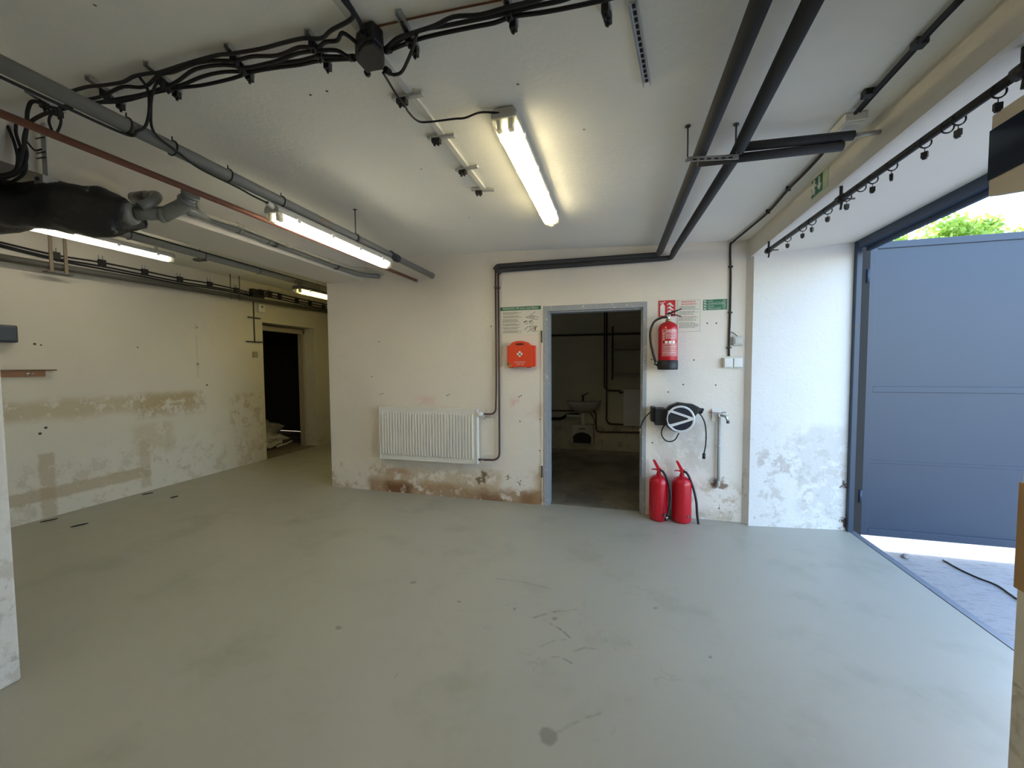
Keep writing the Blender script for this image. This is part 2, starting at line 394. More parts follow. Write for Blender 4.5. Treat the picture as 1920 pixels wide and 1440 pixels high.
M_ink = mat('grey_ink', (0.25, 0.24, 0.22), 0.7, var=0.05)
M_inkd = mat('dark_ink', (0.05, 0.05, 0.05), 0.7, var=0.05)
M_pink = mat('pink_ink', (0.70, 0.20, 0.20), 0.7, var=0.05)
M_brass = mat('brass', (0.42, 0.34, 0.14), 0.4, 0.8)
M_chrome = mat('chrome', (0.60, 0.60, 0.60), 0.25, 0.9)
M_wood = mat('light_brown_wood', (0.36, 0.17, 0.08), 0.5, var=0.35, scale=9)
M_wood2 = mat('yellow_brown_wood', (0.34, 0.20, 0.08), 0.55, var=0.25, scale=12)
M_wood3 = mat('reddish_brown_wood', (0.13, 0.045, 0.02), 0.5, var=0.4, scale=12)
M_bluebox = mat('blue_grey_box', (0.055, 0.07, 0.10), 0.4)
M_panel = mat('dark_navy_glass', (0.008, 0.014, 0.03), 0.15, var=0.3, scale=3)
M_beige = mat('beige_sheet_metal', (0.46, 0.41, 0.34), 0.5, var=0.04)
M_silver = mat('silver_plastic', (0.70, 0.70, 0.70), 0.35, 0.1, var=0.03)
M_navy = mat('dark_blue_plastic', (0.012, 0.018, 0.032), 0.35)
M_ceram = mat('white_ceramic', (0.62, 0.60, 0.54), 0.2, var=0.03)
M_film = mat('crumpled_plastic_film', (0.62, 0.60, 0.54), 0.25, var=0.3, scale=20)
M_bark = mat('bark', (0.12, 0.09, 0.06), 0.9)
t = NT('leaf_green')
oi = t.n('ShaderNodeTexNoise'); oi.inputs['Scale'].default_value = 2.5; t.l(t.P(), oi.inputs['Vector'])
t.color(t.mix(oi.outputs[0], (0.10, 0.22, 0.03, 1), (0.32, 0.46, 0.08, 1))); t.set(0.6)
tr = t.n('ShaderNodeBsdfTranslucent'); tr.inputs[0].default_value = (0.45, 0.62, 0.12, 1)
mx = t.n('ShaderNodeMixShader'); mx.inputs[0].default_value = 0.45; t.l(t.b.outputs[0], mx.inputs[1]); t.l(tr.outputs[0], mx.inputs[2]); t.l(mx.outputs[0], t.out.inputs[0])
M_leaf = t.m
def emit(name, c, s):
    t = NT(name); t.color(C4(c)); t.b.inputs['Emission Color'].default_value = C4(c); t.b.inputs['Emission Strength'].default_value = s
    return t.m
M_tube_a = emit('warm_fluorescent_tube', (1.0, 0.88, 0.58), TUBE_W)
M_tube_b = emit('white_fluorescent_tube', (1.0, 0.94, 0.80), TUBE_W*0.9)
M_tube_y = emit('yellow_fluorescent_tube', (1.0, 0.86, 0.34), TUBE_W*0.62)
t = NT('clear_lamp_cover')
tp = t.n('ShaderNodeBsdfTransparent'); tp.inputs[0].default_value = (0.97, 0.96, 0.90, 1)
tl = t.n('ShaderNodeBsdfTranslucent'); tl.inputs[0].default_value = (0.95, 0.92, 0.8, 1)
gl = t.n('ShaderNodeBsdfGlossy'); gl.inputs[1].default_value = 0.2
m1 = t.n('ShaderNodeMixShader'); m1.inputs[0].default_value = 0.30; t.l(tp.outputs[0], m1.inputs[1]); t.l(tl.outputs[0], m1.inputs[2])
m2 = t.n('ShaderNodeMixShader'); m2.inputs[0].default_value = 0.05; t.l(m1.outputs[0], m2.inputs[1]); t.l(gl.outputs[0], m2.inputs[2]); t.l(m2.outputs[0], t.out.inputs[0])
M_cover = t.m

# ================================================================== the setting
XR, YN = 1.10, 1.44            # inner face of the gateway wall, near jamb of the gateway
DX0, DX1, DZ = -0.735, 0.250, 2.0   # doorway in the back wall
struct('floor', MB().box((-5.28, -4, -0.2), (1.90, 3.99, 0)).box((-5.28, 3.99, -0.2), (-3.3, 7.5, 0)), M_floor)
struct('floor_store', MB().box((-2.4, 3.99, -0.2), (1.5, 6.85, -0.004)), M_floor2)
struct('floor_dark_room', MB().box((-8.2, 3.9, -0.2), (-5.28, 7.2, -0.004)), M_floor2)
mb = MB()
for (a, za), (b, zb) in zip(_CZ, _CZ[1:]):
    a_, b_ = max(a, -8.2), min(b, 1.9)
    mb.poly([(a_, -4.2, ceil_z(a_)), (b_, -4.2, ceil_z(b_)), (b_, -4.2, 3.0), (a_, -4.2, 3.0)], (0, 11.9, 0))
struct('ceiling', mb, M_ceil)
struct('wall_back', MB().box((-3.3, YW, 0), (DX0, YW+0.12, 2.75)).box((DX1, YW, 0), (1.075, YW+0.12, 2.75)).box((DX0, YW, DZ), (DX1, YW+0.12, 2.75)), M_wback)
# left wall with the opening of the dark doorway
LX = -5.28; LY0, LY1, LZ = 4.87, 5.93, 2.12
struct('wall_left', MB().box((LX-0.33, -4, 0), (LX, LY0, 2.8)).box((LX-0.33, LY1, 0), (LX, 7.5, 2.8)).box((LX-0.33, LY0, LZ), (LX, LY1, 2.8)), M_wleft)
struct('wall_corridor_right', MB().box((-3.3, YW+0.12, 0), (-3.1, 7.5, 2.75)), M_beam)
struct('wall_corridor_end', MB().box((-5.6, 7.5, 0), (-3.1, 7.7, 2.8)), M_beam)
struct('wall_front', MB().box((-5.6, -4.2, 0), (1.9, -4, 2.8)), M_beam)
struct('wall_right_near', MB().box((XR, -4, -0.2), (1.90, YN, 2.8)), M_pier, bevel=0.008)
# gateway far jamb: short return, then the white reveal
struct('wall_right_far', MB().poly([(1.075, 3.932, 0), (1.115, 3.865, 0), (1.90, 3.965, 0), (1.90, 7.6, 0), (1.40, 7.6, 0), (1.40, 4.05, 0), (1.075, 4.05, 0)], (0, 0, 2.8)), M_reveal)
struct('trim_1', MB().poly([(XR+0.01, 0, 2.36), (1.90, 0, 2.44), (1.90, 0, 2.9), (XR+0.01, 0, 2.9)], (0, 3.99, 0)).poly([(XR-0.005, -4, 2.36), (XR+0.012, -4, 2.36), (XR+0.012, -4, 2.9), (XR-0.005, -4, 2.9)], (0, 7.93, 0)), M_beam)
struct('trim_2', MB().box((-3.28, 1.0, 2.40), (-2.79, YW, 2.75)), M_beam)      # ceiling beam over the left opening
struct('wall_left_near', MB().box((-3.2, -4, 0), (-2.645, 1.10, 2.75)), M_reveal, bevel=0.012)
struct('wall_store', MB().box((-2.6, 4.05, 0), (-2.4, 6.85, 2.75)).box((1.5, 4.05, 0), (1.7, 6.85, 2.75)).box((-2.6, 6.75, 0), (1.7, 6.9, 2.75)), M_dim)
struct('wall_dark_room', MB().box((-8.3, 3.8, 0), (-8.2, 7.3, 2.8)).box((-8.3, 3.8, 0), (-5.6, 3.9, 2.8)).box((-8.3, 7.2, 0), (-5.6, 7.3, 2.8)), plaster('shade_toned_wall', (0.10, 0.095, 0.08)))  # wall colour darkened to stand for the gloom of this unlit room
struct('ground_yard', MB().box((1.90, -12, -0.4), (45, 45, -0.13)), M_yard)
# steel door frames
def jamb(x0, x1, x2):
    m_ = MB(); m_.box((min(x0, x1), YW-0.012, 0), (max(x0, x1), YW+0.13, DZ+0.02)); m_.box((min(x1, x2), YW+0.012, 0), (max(x1, x2), YW+0.13, DZ-0.03)); return m_
m_ = merge(jamb(DX0, -0.693, -0.676), jamb(DX1, 0.214, 0.200)); m_.box((-0.693, YW-0.012, DZ-0.03), (0.214, YW+0.13, DZ+0.02)); m_.box((-0.676, YW+0.012, DZ-0.045), (0.200, YW+0.13, DZ-0.03))
o = struct('door_1', m_, M_frame, bevel=0.002)
struct('trim_3', MB().box((DX0-0.025, YW-0.008, 0), (DX0-0.001, YW+0.02, DZ+0.05)).box((DX1+0.001, YW-0.008, 0), (DX1+0.035, YW+0.02, DZ+0.05)).box((DX0-0.025, YW-0.009, DZ+0.022), (DX1+0.035, YW+0.02, DZ+0.051)), M_wback)
for z in (0.35, 1.72):
    build('hinge', MB().box((DX0-0.024, YW-0.022, z-0.06), (DX0-0.010, YW-0.011, z+0.06)), M_dsteel, o)
struct('door_2', MB().box((LX-0.31, LY1-0.05, 0), (LX-0.21, LY1+0.01, LZ-0.04)).box((LX-0.31, LY0-0.01, 0), (LX-0.21, LY0+0.05, LZ-0.04)).box((LX-0.31, LY0, LZ-0.10), (LX-0.21, LY1, LZ-0.02)), M_beige)
struct('trim_4', MB().poly([(1.905, 1.2, -0.16), (1.955, 1.2, -0.16), (1.955, 1.2, -0.002), (1.905, 1.2, 0.002)], (0, 2.79, 0)), M_thr)

# ================================================================== gateway
# steel frame of the gate, header and post
gf = thing('gateway_surround', 'dark blue steel gate frame lining the outer edge of the gateway', 'gate frame', (1.93, 3.97, 0))
xpa = on(1610, 700, 1, 3.92).x
build('post', MB().box((1.885, 3.92, -0.13), (xpa, 3.98, 2.44)), M_gatef, gf, bevel=0.002)
build('header', MB().box((1.885, YN, 2.375), (1.935, 3.90, 2.44)).box((1.935, YN, 2.345), (1.965, 3.90, 2.425)), M_gatef, gf, bevel=0.002)
build('dark_gap_strip', MB().box((xpa+0.001, 3.965, -0.12), (1.999, 4.06, 2.42)), M_dark, gf)  # added dark strip painting the shade in the slot between post and leaf
# open leaf
LYD = 3.985
tl_ = on(1632, 453, 1, LYD); gl_ = thing('gate_leaf', 'open blue grey sheet steel gate leaf standing outside the gateway', 'gate', (2.0, LYD, 0))
X0, X1, Z0, Z1 = 1.998, 3.22, -0.035, 2.432
m1_ = on(1640, 730, 1, LYD).z; m2_ = on(1640, 866, 1, LYD).z
build('sheet_panel', MB().box((X0+0.03, LYD+0.012, Z0+0.03), (X1-0.03, LYD+0.016, Z1-0.03)), M_gate, gl_)
build('frame', MB().box((X0, LYD, Z0), (X0+0.06, LYD+0.045, Z1)).box((X1-0.06, LYD, Z0), (X1, LYD+0.045, Z1)).box((X0+0.06, LYD, Z0), (X1-0.06, LYD+0.045, Z0+0.06)).box((X0+0.06, LYD, Z1-0.055), (X1-0.06, LYD+0.045, Z1)), M_gate, gl_, bevel=0.003)
build('rail', MB().box((X0+0.06, LYD+0.004, m1_-0.025), (X1-0.06, LYD+0.03, m1_+0.025)), M_gate, gl_, bevel=0.003)
build('rail', MB().box((X0+0.06, LYD+0.008, m2_-0.012), (X1-0.06, LYD+0.03, m2_+0.012)), M_gate, gl_, bevel=0.002)
for z in (0.25, 2.1): build('hinge', MB().lathe([(0.012, 0), (0.012, 0.11)], (1.985, LYD-0.02, z), seg=12), M_gatef, gl_)
# stone and cable on the yard
st = bmesh.new(); bmesh.ops.create_icosphere(st, subdivisions=2, radius=0.03)
for v in st.verts: v.co *= random.uniform(0.75, 1.2); v.co.z *= 0.7
s_ = MB(); s_.b.free(); s_.b = st; p = on(1698, 1042, 2, -0.11); bmesh.ops.translate(st, verts=st.verts, vec=(p.x, p.y, -0.113))
solo('stone', s_, mat('stone_grey', (0.25, 0.24, 0.23), 0.9), 'small grey stone lying on the yard at the edge of the gate shadow', 'stone')
solo('ground_cable', MB().tube(cr([on(x, y, 2, -0.124) for x, y in ((1768, 1050), (1800, 1068), (1835, 1084), (1870, 1098), (1905, 1122), (1960, 1155))]), 0.006, 6), M_cable,
     'thin black cable lying across the shaded concrete yard', 'cable')
# trees beyond the gate
def tree(px, top_y, Y, wpx, label, seed):
    R = random.Random(seed); a = on(px, top_y, 1, Y); h = a.z; hw = abs(on(px+wpx, top_y, 1, Y).x-on(px-wpx, top_y, 1, Y).x)/2
    t_ = thing('tree', label, 'tree', (a.x, Y, -0.13), 'trees beyond the gate')
    build('trunk', MB().tube(cr([(a.x, Y, -0.2), (a.x+0.1, Y, h*0.35), (a.x-0.05, Y+0.1, h*0.7)]), [0.16*(1-0.045*i) for i in range(13)], 8), M_bark, t_)
    f = MB()
    for k in range(44):
        th = R.uniform(0, 2*PI); rr = math.sqrt(R.random())*hw*0.85
        c = V((a.x+rr*math.cos(th), Y+rr*math.sin(th), h*R.uniform(0.45, 0.97) - 0.35*rr/hw*h*0.35))
        for q_ in range(150):
            d = V((R.gauss(0, 1), R.gauss(0, 1), R.gauss(0, 0.8)))*0.26*hw/1.2
            p = c+d; n = V((R.gauss(0, 1), R.gauss(0, 1), R.gauss(0, 1))).normalized(); u = n.orthogonal().normalized(); v = n.cross(u); s = R.uniform(0.05, 0.11)
            f.face([p-u*s, p-v*s*0.5, p+u*s, p+v*s*0.5])
    build('foliage', f, M_leaf, t_)
tree(1690, 404, 12.5, 75, 'yellow green leafy tree beyond the gate, nearest the gate frame', 1)
tree(1765, 396, 13.5, 75, 'light green leafy tree beyond the gate, in the middle of the row', 2)
tree(1815, 388, 14.5, 60, 'tallest green tree beyond the gate, with a pointed top', 3)
tree(1870, 412, 15.5, 60, 'small green tree beyond the gate, farthest right of the row', 4)

# curtain rod under the gateway soffit
ra, rb = on(1437, 472, 2, 2.295), on(1920, 130, 2, 2.295)
rd = (rb-ra).normalized(); ra2 = ra; rb2 = rb + rd*0.12
rod = thing('curtain_rod', 'black curtain rod hung under the white gateway soffit', 'curtain rod', tuple(ra2))
build('rod', MB().tube([ra2, rb2], 0.015, 14), M_black, rod)
def rodpt(x): # the point of the rod seen at picture column x
    best = min((abs((ra+(rb-ra)*k/400.0-CAM).dot(RT)/((ra+(rb-ra)*k/400.0)-CAM).dot(FW)*F+960-x), k) for k in range(-5, 405)); return ra+(rb-ra)*best[1]/400.0
for x in (1441, 1577, 1917):
    p = rodpt(x) if x < 1917 else rb
    side = rd.cross(V((0, 0, 1))).normalized()
    build('bracket', MB().tube([p, p+V((0, 0, 0.065))], 0.008, 8).tube([p-rd*0.022, p+rd*0.022], 0.022, 12), M_black, rod)
    build('thumb_screw', MB().tube([p-side*0.005+V((0, 0, -0.01)), p+V((0, 0, -0.055))], 0.006, 8).tube([p, p+V((0.07, 0.02, 0.002))], 0.005, 8), M_black, rod)
ring0 = None; k = 0
RX = [(1477, 1, 'first clip ring on the rod from the far bracket'), (1505, 1, 'clip ring on the curtain rod second from the far end'), (1523, 1, 'clip ring on the curtain rod third from the far end'),
      (1552, 1, 'clip ring on the curtain rod just before the middle bracket'), (1588, 1, 'clip ring hanging close beside the middle bracket of the rod'), (1614, 0, 'bare curtain ring without a clip just past the middle bracket'),
      (1636, 1, 'clip ring on the rod first after the bare ring by the middle bracket'), (1672, 1, 'clip ring on the rod second after the middle bracket group'), (1735, 1, 'clip ring on the rod level with the far end of the ceiling cable box'),
      (1776, 0, 'bare curtain ring without a clip halfway to the near end'), (1797, 1, 'clip ring right beside the bare ring nearest the camera'), (1874, 1, 'clip ring nearest the near end of the curtain rod')]
for x, clip, lab in RX:
    p = rodpt(x)
    r_ = thing('curtain_ring', 'black ' + lab, 'curtain ring', (p.x, p.y, p.z-0.008), 'clip rings along the curtain rod')
    k += 1; rot = Matrix.Rotation(0.25*math.sin(k*2.1), 3, 'Z')
    if ring0 is None:
        R1 = MB().torus((0, 0, -0.004), rd, 0.021, 0.0028, 20, 6)
        g1 = build('ring', R1, M_black, r_, world=False)
        g2 = build('clip', MB().tube([(0, 0, -0.024), (0, 0, -0.040)], 0.0016, 6).box((-0.010, -0.006, -0.062), (0.010, 0.006, -0.040)).box((-0.006, -0.005, -0.068), (0.007, 0.005, -0.060)), M_black, r_, world=False, bevel=0.002)
        ring0 = (g1, g2)
    else:
        c = ring0[0].copy(); COL.objects.link(c); c.parent = r_
        if clip: c = ring0[1].copy(); COL.objects.link(c); c.parent = r_; c.rotation_euler.z = k*1.3

# beige box with a dark panel at the near end of the gateway
hb = thing('wall_heater', 'beige box with a dark glossy panel at the near top of the gateway', 'heater', (1.25, 1.3, 2.1))
bx = 1.15
build('housing', MB().poly([(bx, 1.665, 1.967), (bx, 1.665, 2.222), (bx, 0.7, 2.235), (bx, 0.7, 1.72)], (0.03, 0, 0)).poly([(bx+0.03, 1.655, 2.0), (bx+0.03, 1.655, 2.21), (bx+0.03, 0.7, 2.225), (bx+0.03, 0.7, 1.78)], (0.14, 0, 0)), M_beige, hb, bevel=0.004)
build('dark_panel', MB().poly([(bx-0.004, 1.664, 2.018), (bx-0.004, 1.664, 2.174), (bx-0.004, 0.7, 2.18), (bx-0.004, 0.7, 2.02)], (0.004, 0, 0)), M_panel, hb)
for yy in (1.1, 1.45): build('mounting_arm', MB().box((1.2, yy, 2.2), (1.23, yy+.03, 2.4)), M_dsteel, hb)
# boards on the near pier
solo('wooden_board', MB().box((XR-0.018, 1.0, on(1907, 1098, 0, XR).z), (XR, 1.425, on(1912, 900, 0, XR).z)), M_wood2, 'yellow brown wooden board fixed to the near gateway pier, the lower one', 'board', bevel=0.003)
solo('wooden_board', MB().box((XR-0.022, 0.95, on(1912, 898, 0, XR).z), (XR, 1.395, 1.56)), M_wood3, 'reddish brown wooden board fixed to the near gateway pier, the upper one', 'board', bevel=0.003)

# exit sign on the beam
def beam_pt(x, y): return on(x, y, 0, XR-0.006)
a, b, c, d = beam_pt(1523, 338), beam_pt(1554, 313), beam_pt(1554, 351), beam_pt(1524, 371)
y0, y1 = a.y, b.y; zt, zb = (a.z+b.z)/2, (c.z+d.z)/2; W_ = y0-y1; H_ = zt-zb
es = thing('exit_sign', 'green escape route sign with running figure and arrow on the beam side', 'sign', (XR-0.006, (y0+y1)/2, zb))
build('backing_plate', MB().box((XR-0.009, y1, zb), (XR-0.005, y0, zt)), M_glowp, es)
xg = XR-0.0105
gfd = build('green_field', MB().box((xg, y0-W_*0.70, zb+0.006), (XR-0.008, y0-0.004, zt-0.006)), M_green, es)
def eu(u, v): return V((xg-0.001, y0-u*W_, zb+v*H_))     # u to the right as seen, v up
fg = MB()
fg.lathe([(0.012, 0), (0.012, 0.001)], eu(0.20, 0.80), (1, 0, 0), 14)
for pts, r in (([eu(0.22, 0.72), eu(0.19, 0.45)], 0.011), ([eu(0.19, 0.45), eu(0.27, 0.30), eu(0.24, 0.12)], 0.007), ([eu(0.19, 0.45), eu(0.13, 0.28), eu(0.05, 0.22)], 0.007),
               ([eu(0.21, 0.68), eu(0.12, 0.58), eu(0.08, 0.66)], 0.005), ([eu(0.22, 0.68), eu(0.30, 0.55), eu(0.34, 0.60)], 0.005)): fg.tube(pts, r, 6)
build('running_figure', fg, M_signw, gfd)
build('arrow', MB().tube([eu(0.54, 0.85), eu(0.54, 0.25)], 0.005, 6).tube([eu(0.44, 0.45), eu(0.54, 0.22), eu(0.64, 0.45)], 0.005, 6), M_signw, gfd)

# ================================================================== ceiling services
# black cable bundle crossing the ceiling and into the junction box
bundle = [
    [(135, 171), (163, 163), (195, 160), (230, 154), (252, 143), (285, 137), (298, 136), (352, 119), (406, 104), (433, 101), (488, 92), (529, 81), (569, 72), (602, 72), (621, 57), (656, 38), (661, 24), (643, 0), (632, -18)],
    [(120, 190), (168, 186), (195, 179), (230, 163), (271, 163), (298, 141), (325, 135), (366, 119), (406, 114), (439, 114), (474, 106), (521, 104), (561, 89), (594, 89), (610, 79), (632, 76), (643, 62), (671, 82)],
    [(112, 200), (184, 192), (230, 184), (271, 176), (325, 157), (366, 130), (420, 122), (460, 127), (501, 119), (521, 114), (561, 100), (602, 95), (632, 95), (653, 106), (672, 104)],
    [(108, 205), (150, 197), (230, 187), (298, 169), (339, 160), (379, 144), (420, 135), (474, 133), (521, 119), (561, 114), (594, 106), (621, 106), (672, 107)],
    [(104, 208), (170, 194), (230, 190), (290, 174), (336, 165), (379, 160), (433, 148), (474, 135), (521, 127), (561, 122), (602, 114), (672, 110)],
    [(722, 92), (745, 72), (777, 61), (816, 48), (850, 32), (900, 28), (951, 14), (1000, 2), (1040, -12)],
    [(722, 96), (762, 68), (800, 54), (832, 49), (873, 41), (954, 24), (1000, 12), (1050, 2), (1090, -12)],
    [(722, 98), (778, 76), (819, 65), (886, 51), (927, 43), (962, 31), (1014, 24), (1068, 14), (1133, 0), (1170, -10)]]
BL = ['topmost black cable left of the junction box, bending up out of view', 'second black cable from the top in the bundle left of the junction box', 'middle black cable in the bundle left of the junction box',
      'black cable second from the bottom in the bundle left of the junction box', 'lowest black cable in the bundle left of the junction box', 'uppermost black cable running right from the ceiling junction box',
      'middle black cable running right from the ceiling junction box', 'lowest black cable running right from the ceiling junction box']
for i, (pts, lb) in enumerate(zip(bundle, BL)):
    off = 0.032 + 0.004*(i % 3)
    solo('cable', MB().tube(cr([oc(x, y, off) for x, y in pts], 4), 0.0066, 7), M_cable, lb, 'cable', 'black ceiling cables')
solo('cable', MB().tube(cr([oc(x, y, 0.05) for x, y in ((781, 64), (774, 90), (764, 115), (753, 135), (738, 140), (724, 134))]), 0.006, 7), M_cable, 'black cable looping down on the right side of the junction box', 'cable')
solo('cable', MB().tube(cr([oc(x, y, 0.03) for x, y in ((640, -15), (663, 22), (678, 48), (684, 75))]), 0.0075, 7), M_cable, 'thick black cable entering the junction box from the top', 'cable')
jb_c = oc(694, 103, 0.035)
jb = thing('junction_box', 'black junction box on the ceiling where the cables meet', 'junction box', tuple(jb_c+V((0, 0, 0.035))))
hexp = [(668, 90), (680, 74), (700, 69), (720, 88), (723, 128), (700, 132), (688, 136), (664, 110)]
P_ = [oc(x, y, 0.06) for x, y in hexp]; cc = sum(P_, V())/8
mb = MB(); mb.poly([cc+(p-cc)*0.95 for p in P_], (0, 0, 0.058)); build('box', mb, M_black, jb, bevel=0.006)
build('lid', MB().poly([cc+(p-cc)*0.86+V((0, 0, -0.012)) for p in P_], (0, 0, 0.014)), M_black, jb, bevel=0.004)
for x, y, x2, y2 in ((664, 108, 655, 109), (722, 95, 733, 92), (722, 130, 731, 136), (684, 72, 682, 60), (688, 135, 690, 139)):
    build('cable_gland', MB().tube([oc(x, y, 0.045), oc(x2, y2, 0.042)], 0.012, 8), M_black, jb)
# metal cable clamps across the bundle
def rail_clamp(a, b, label, i, holders):
    A, B = oc(a[0], a[1], 0.006), oc(b[0], b[1], 0.006); d = (B-A).normalized(); s = V((0, 0, 1)).cross(d).normalized()
    t_ = thing('cable_clamp', label, 'cable clamp', tuple((A+B)/2+V((0, 0, 0.006))), 'metal cable clamps on the ceiling')
    m_ = MB(); h = 0.011
    m_.poly([A+s*h, B+s*h, B-s*h, A-s*h], (0, 0, 0.005)); m_.poly([A+s*h, B+s*h, B+s*(h-0.003), A+s*(h-0.003)], (0, 0, -0.014)); m_.poly([A-s*h, B-s*h, B-s*(h-0.003), A-s*(h-0.003)], (0, 0, -0.014))
    build('rail', m_, M_galv, t_)
    for f in holders:
        p = A+(B-A)*f
        q_ = MB(); q_.poly([p+s*0.011+d*0.013, p+s*0.011-d*0.013, p-s*0.011-d*0.013, p-s*0.011+d*0.013], (0, 0, -0.040))
        q_.lathe([(0.005, 0), (0.005, -0.012)], p+V((0, 0, -0.040)), seg=8)
        build('cable_holder', q_, M_black, t_, bevel=0.003)
CL = [((50, 167), (119, 208), (0.45, 0.85), 'leftmost cable clamp, partly hidden by the grey pipe'), ((163, 142), (232, 192), (0.45, 0.9), 'cable clamp just right of where the grey pipe crosses the bundle'),
      ((273, 116), (338, 171), (0.42, 0.62, 0.88), 'cable clamp where two cables drop to the grey pipe'), ((423, 81), (473, 138), (0.3, 0.6, 0.88), 'cable clamp halfway along the bundle left of the junction box'),
      ((575, 56), (618, 116), (0.25, 0.55, 0.9), 'cable clamp next to the left side of the junction box'), ((746, 20), (783, 92), (0.55, 0.85), 'cable clamp just right of the junction box'),
      ((948, -8), (967, 45), (0.3, 0.75), 'cable clamp at the top of the picture between junction box and bare slotted rail'), ((1128, -22), (1141, 22), (0.55, 0.9), 'rightmost cable clamp at the top of the picture')]
for i, (a, b, hs, lb) in enumerate(CL): rail_clamp(a, b, lb, i, hs)
# flat bar running away from the junction box with cross pieces
pa, pb = oc(640, 28, 0.003), oc(911, 357, 0.003); xm = (pa.x+pb.x)/2
solo('flat_conduit', MB().box((pb.x-0.02, 1.0, pa.z-0.012), (pb.x+0.012, pb.y, pa.z+0.02)), mat('ceiling_white_metal', (0.60, 0.59, 0.55), 0.5), 'pale flat conduit along the ceiling past the junction box', 'conduit', bevel=0.003)
for (a, b, lb) in (((736, 189), (793, 179), 'first black clamp on the pale flat conduit, holding the lamp cable'), ((802, 262), (853, 257), 'second clamp on the pale flat conduit from the junction box'),
                   ((855, 322), (896, 314), 'third clamp on the pale flat conduit from the junction box'), ((884, 358), (927, 358), 'last clamp at the far end of the pale flat conduit')):
    A, B = oc(*a, 0.022), oc(*b, 0.022); d = (B-A).normalized(); s = V((0, 0, 1)).cross(d).normalized()
    t_ = thing('rail_clamp', lb, 'cable clamp', tuple((A+B)/2+V((0, 0, 0.01))), 'clamps along the pale flat conduit')
    build('cross_bar', MB().poly([A+s*0.012, B+s*0.012, B-s*0.012, A-s*0.012], (0, 0, 0.014)), M_galv, t_, bevel=0.002)
    p = A+(B-A)*0.32
    build('cable_holder', MB().poly([p+s*0.014+d*0.022, p+s*0.014-d*0.022, p-s*0.014-d*0.022, p-s*0.014+d*0.022], (0, 0, -0.022)).lathe([(0.006, 0), (0.006, -0.012)], p+V((0, 0, -0.022))+d*0.01, seg=8).lathe([(0.006, 0), (0.006, -0.012)], p+V((0, 0, -0.022))-d*0.01, seg=8), M_black, t_, bevel=0.002)
solo('cable', MB().tube(cr([oc(x, y, o_) for x, y, o_ in ((718, 136, .035), (728, 152, .03), (745, 180, .045), (758, 196, .05), (766, 210, .04), (782, 226, .03), (800, 229, .025), (850, 223, .02), (872, 221, .02), (900, 211, .02), (935, 212, .025), (952, 216, .03), (960, 226, .035))]), 0.0045, 7), M_cable,
     'thin black cable looping across the ceiling to the warm ceiling lamp', 'cable')
A, B = oc(1187, 4, 0.004), oc(1213, 155, 0.004); d = (B-A).normalized(); s = V((0, 0, 1)).cross(d).normalized()
sr = thing('slotted_rail', 'bare slotted steel rail screwed to the ceiling with nothing on it', 'rail', tuple(A))
m_ = MB().poly([A+s*0.012, B+s*0.012, B-s*0.012, A-s*0.012], (0, 0, 0.005))
m_.poly([A+s*0.014, B+s*0.014, B+s*0.011, A+s*0.011], (0, 0, -0.016)).poly([A-s*0.014, B-s*0.014, B-s*0.011, A-s*0.011], (0, 0, -0.016)); build('channel', m_, M_galv, sr)
m_ = MB()
for k in range(14):
    p = A+(B-A)*((k+0.5)/14) + V((0, 0, -0.0015)); m_.poly([p+s*0.005+d*0.008, p+s*0.005-d*0.008, p-s*0.005-d*0.008, p-s*0.005+d*0.008], (0, 0, 0.001))
build('slots', m_, M_dark, sr)
solo('steel_wire', MB().tube([oc(x, y, 0.004) for x, y in ((689, 54), (780, 33), (860, 16), (940, 0), (985, -12))], 0.003, 6), mat('rust', (0.16, 0.06, 0.03), 0.8), 'thin rusty wire along the plaster joint on the ceiling', 'wire')

# fluorescent batten lamps, long axis along y
def lamp(label, x, y0, y1, ztop, tube_m, w=0.115, ntube=2, group='fluorescent batten lamps', clips=True, cap=M_lgrey):
    t_ = thing('fluorescent_lamp', label, 'lamp', (x, (y0+y1)/2, ztop), group)
    h = w/2; ye = 0.035
    pr = [(-h, -0.045), (-h, -0.020), (-h*0.72, 0), (h*0.72, 0), (h, -0.020), (h, -0.045)]
    hg_ = build('housing', MB().poly([(x+a, y0, ztop+b) for a, b in pr], (0, y1-y0, 0)), cap, t_, bevel=0.004)
    m_ = MB(); arc = [(-h*0.96, -0.046), (-h*0.90, -0.070), (-h*0.62, -0.088), (0, -0.094), (h*0.62, -0.088), (h*0.90, -0.070), (h*0.96, -0.046)]
    for i in range(len(arc)-1):
        (a, b), (c, d) = arc[i], arc[i+1]
        m_.face([(x+a, y0+0.01, ztop+b), (x+c, y0+0.01, ztop+d), (x+c, y1-0.01, ztop+d), (x+a, y1-0.01, ztop+b)])
    m_.face([(x+a, y0+0.01, ztop+b) for a, b in arc]); m_.face([(x+a, y1-0.01, ztop+b) for a, b in arc[::-1]])
    build('cover', m_, M_cover, t_, doubles=True)
    for i in range(ntube):
        ox = (i-(ntube-1)/2)*0.05
        build('fluorescent_tube', MB().tube([(x+ox, y0+ye+0.03, ztop-0.064), (x+ox, y1-ye-0.03, ztop-0.064)], 0.013, 12), tube_m, t_)
        for yy in (y0+0.02, y1-0.05): build('tube_socket', MB().box((x+ox-0.012, yy, ztop-0.085), (x+ox+0.012, yy+0.03, ztop-0.045)), M_white, hg_)
    if clips:
        n = 4
        for i in range(n):
            yy = y0+(y1-y0)*(i+0.5)/n
            for sx in (-1, 1): build('clip', MB().box((x+sx*(h+0.002)-0.003, yy-0.012, ztop-0.060), (x+sx*(h+0.002)+0.003, yy+0.012, ztop-0.030)), M_white, t_, bevel=0.001)
    return t_
l1a, l1b = oc(955, 228, 0.03), oc(1034, 418, 0.05)
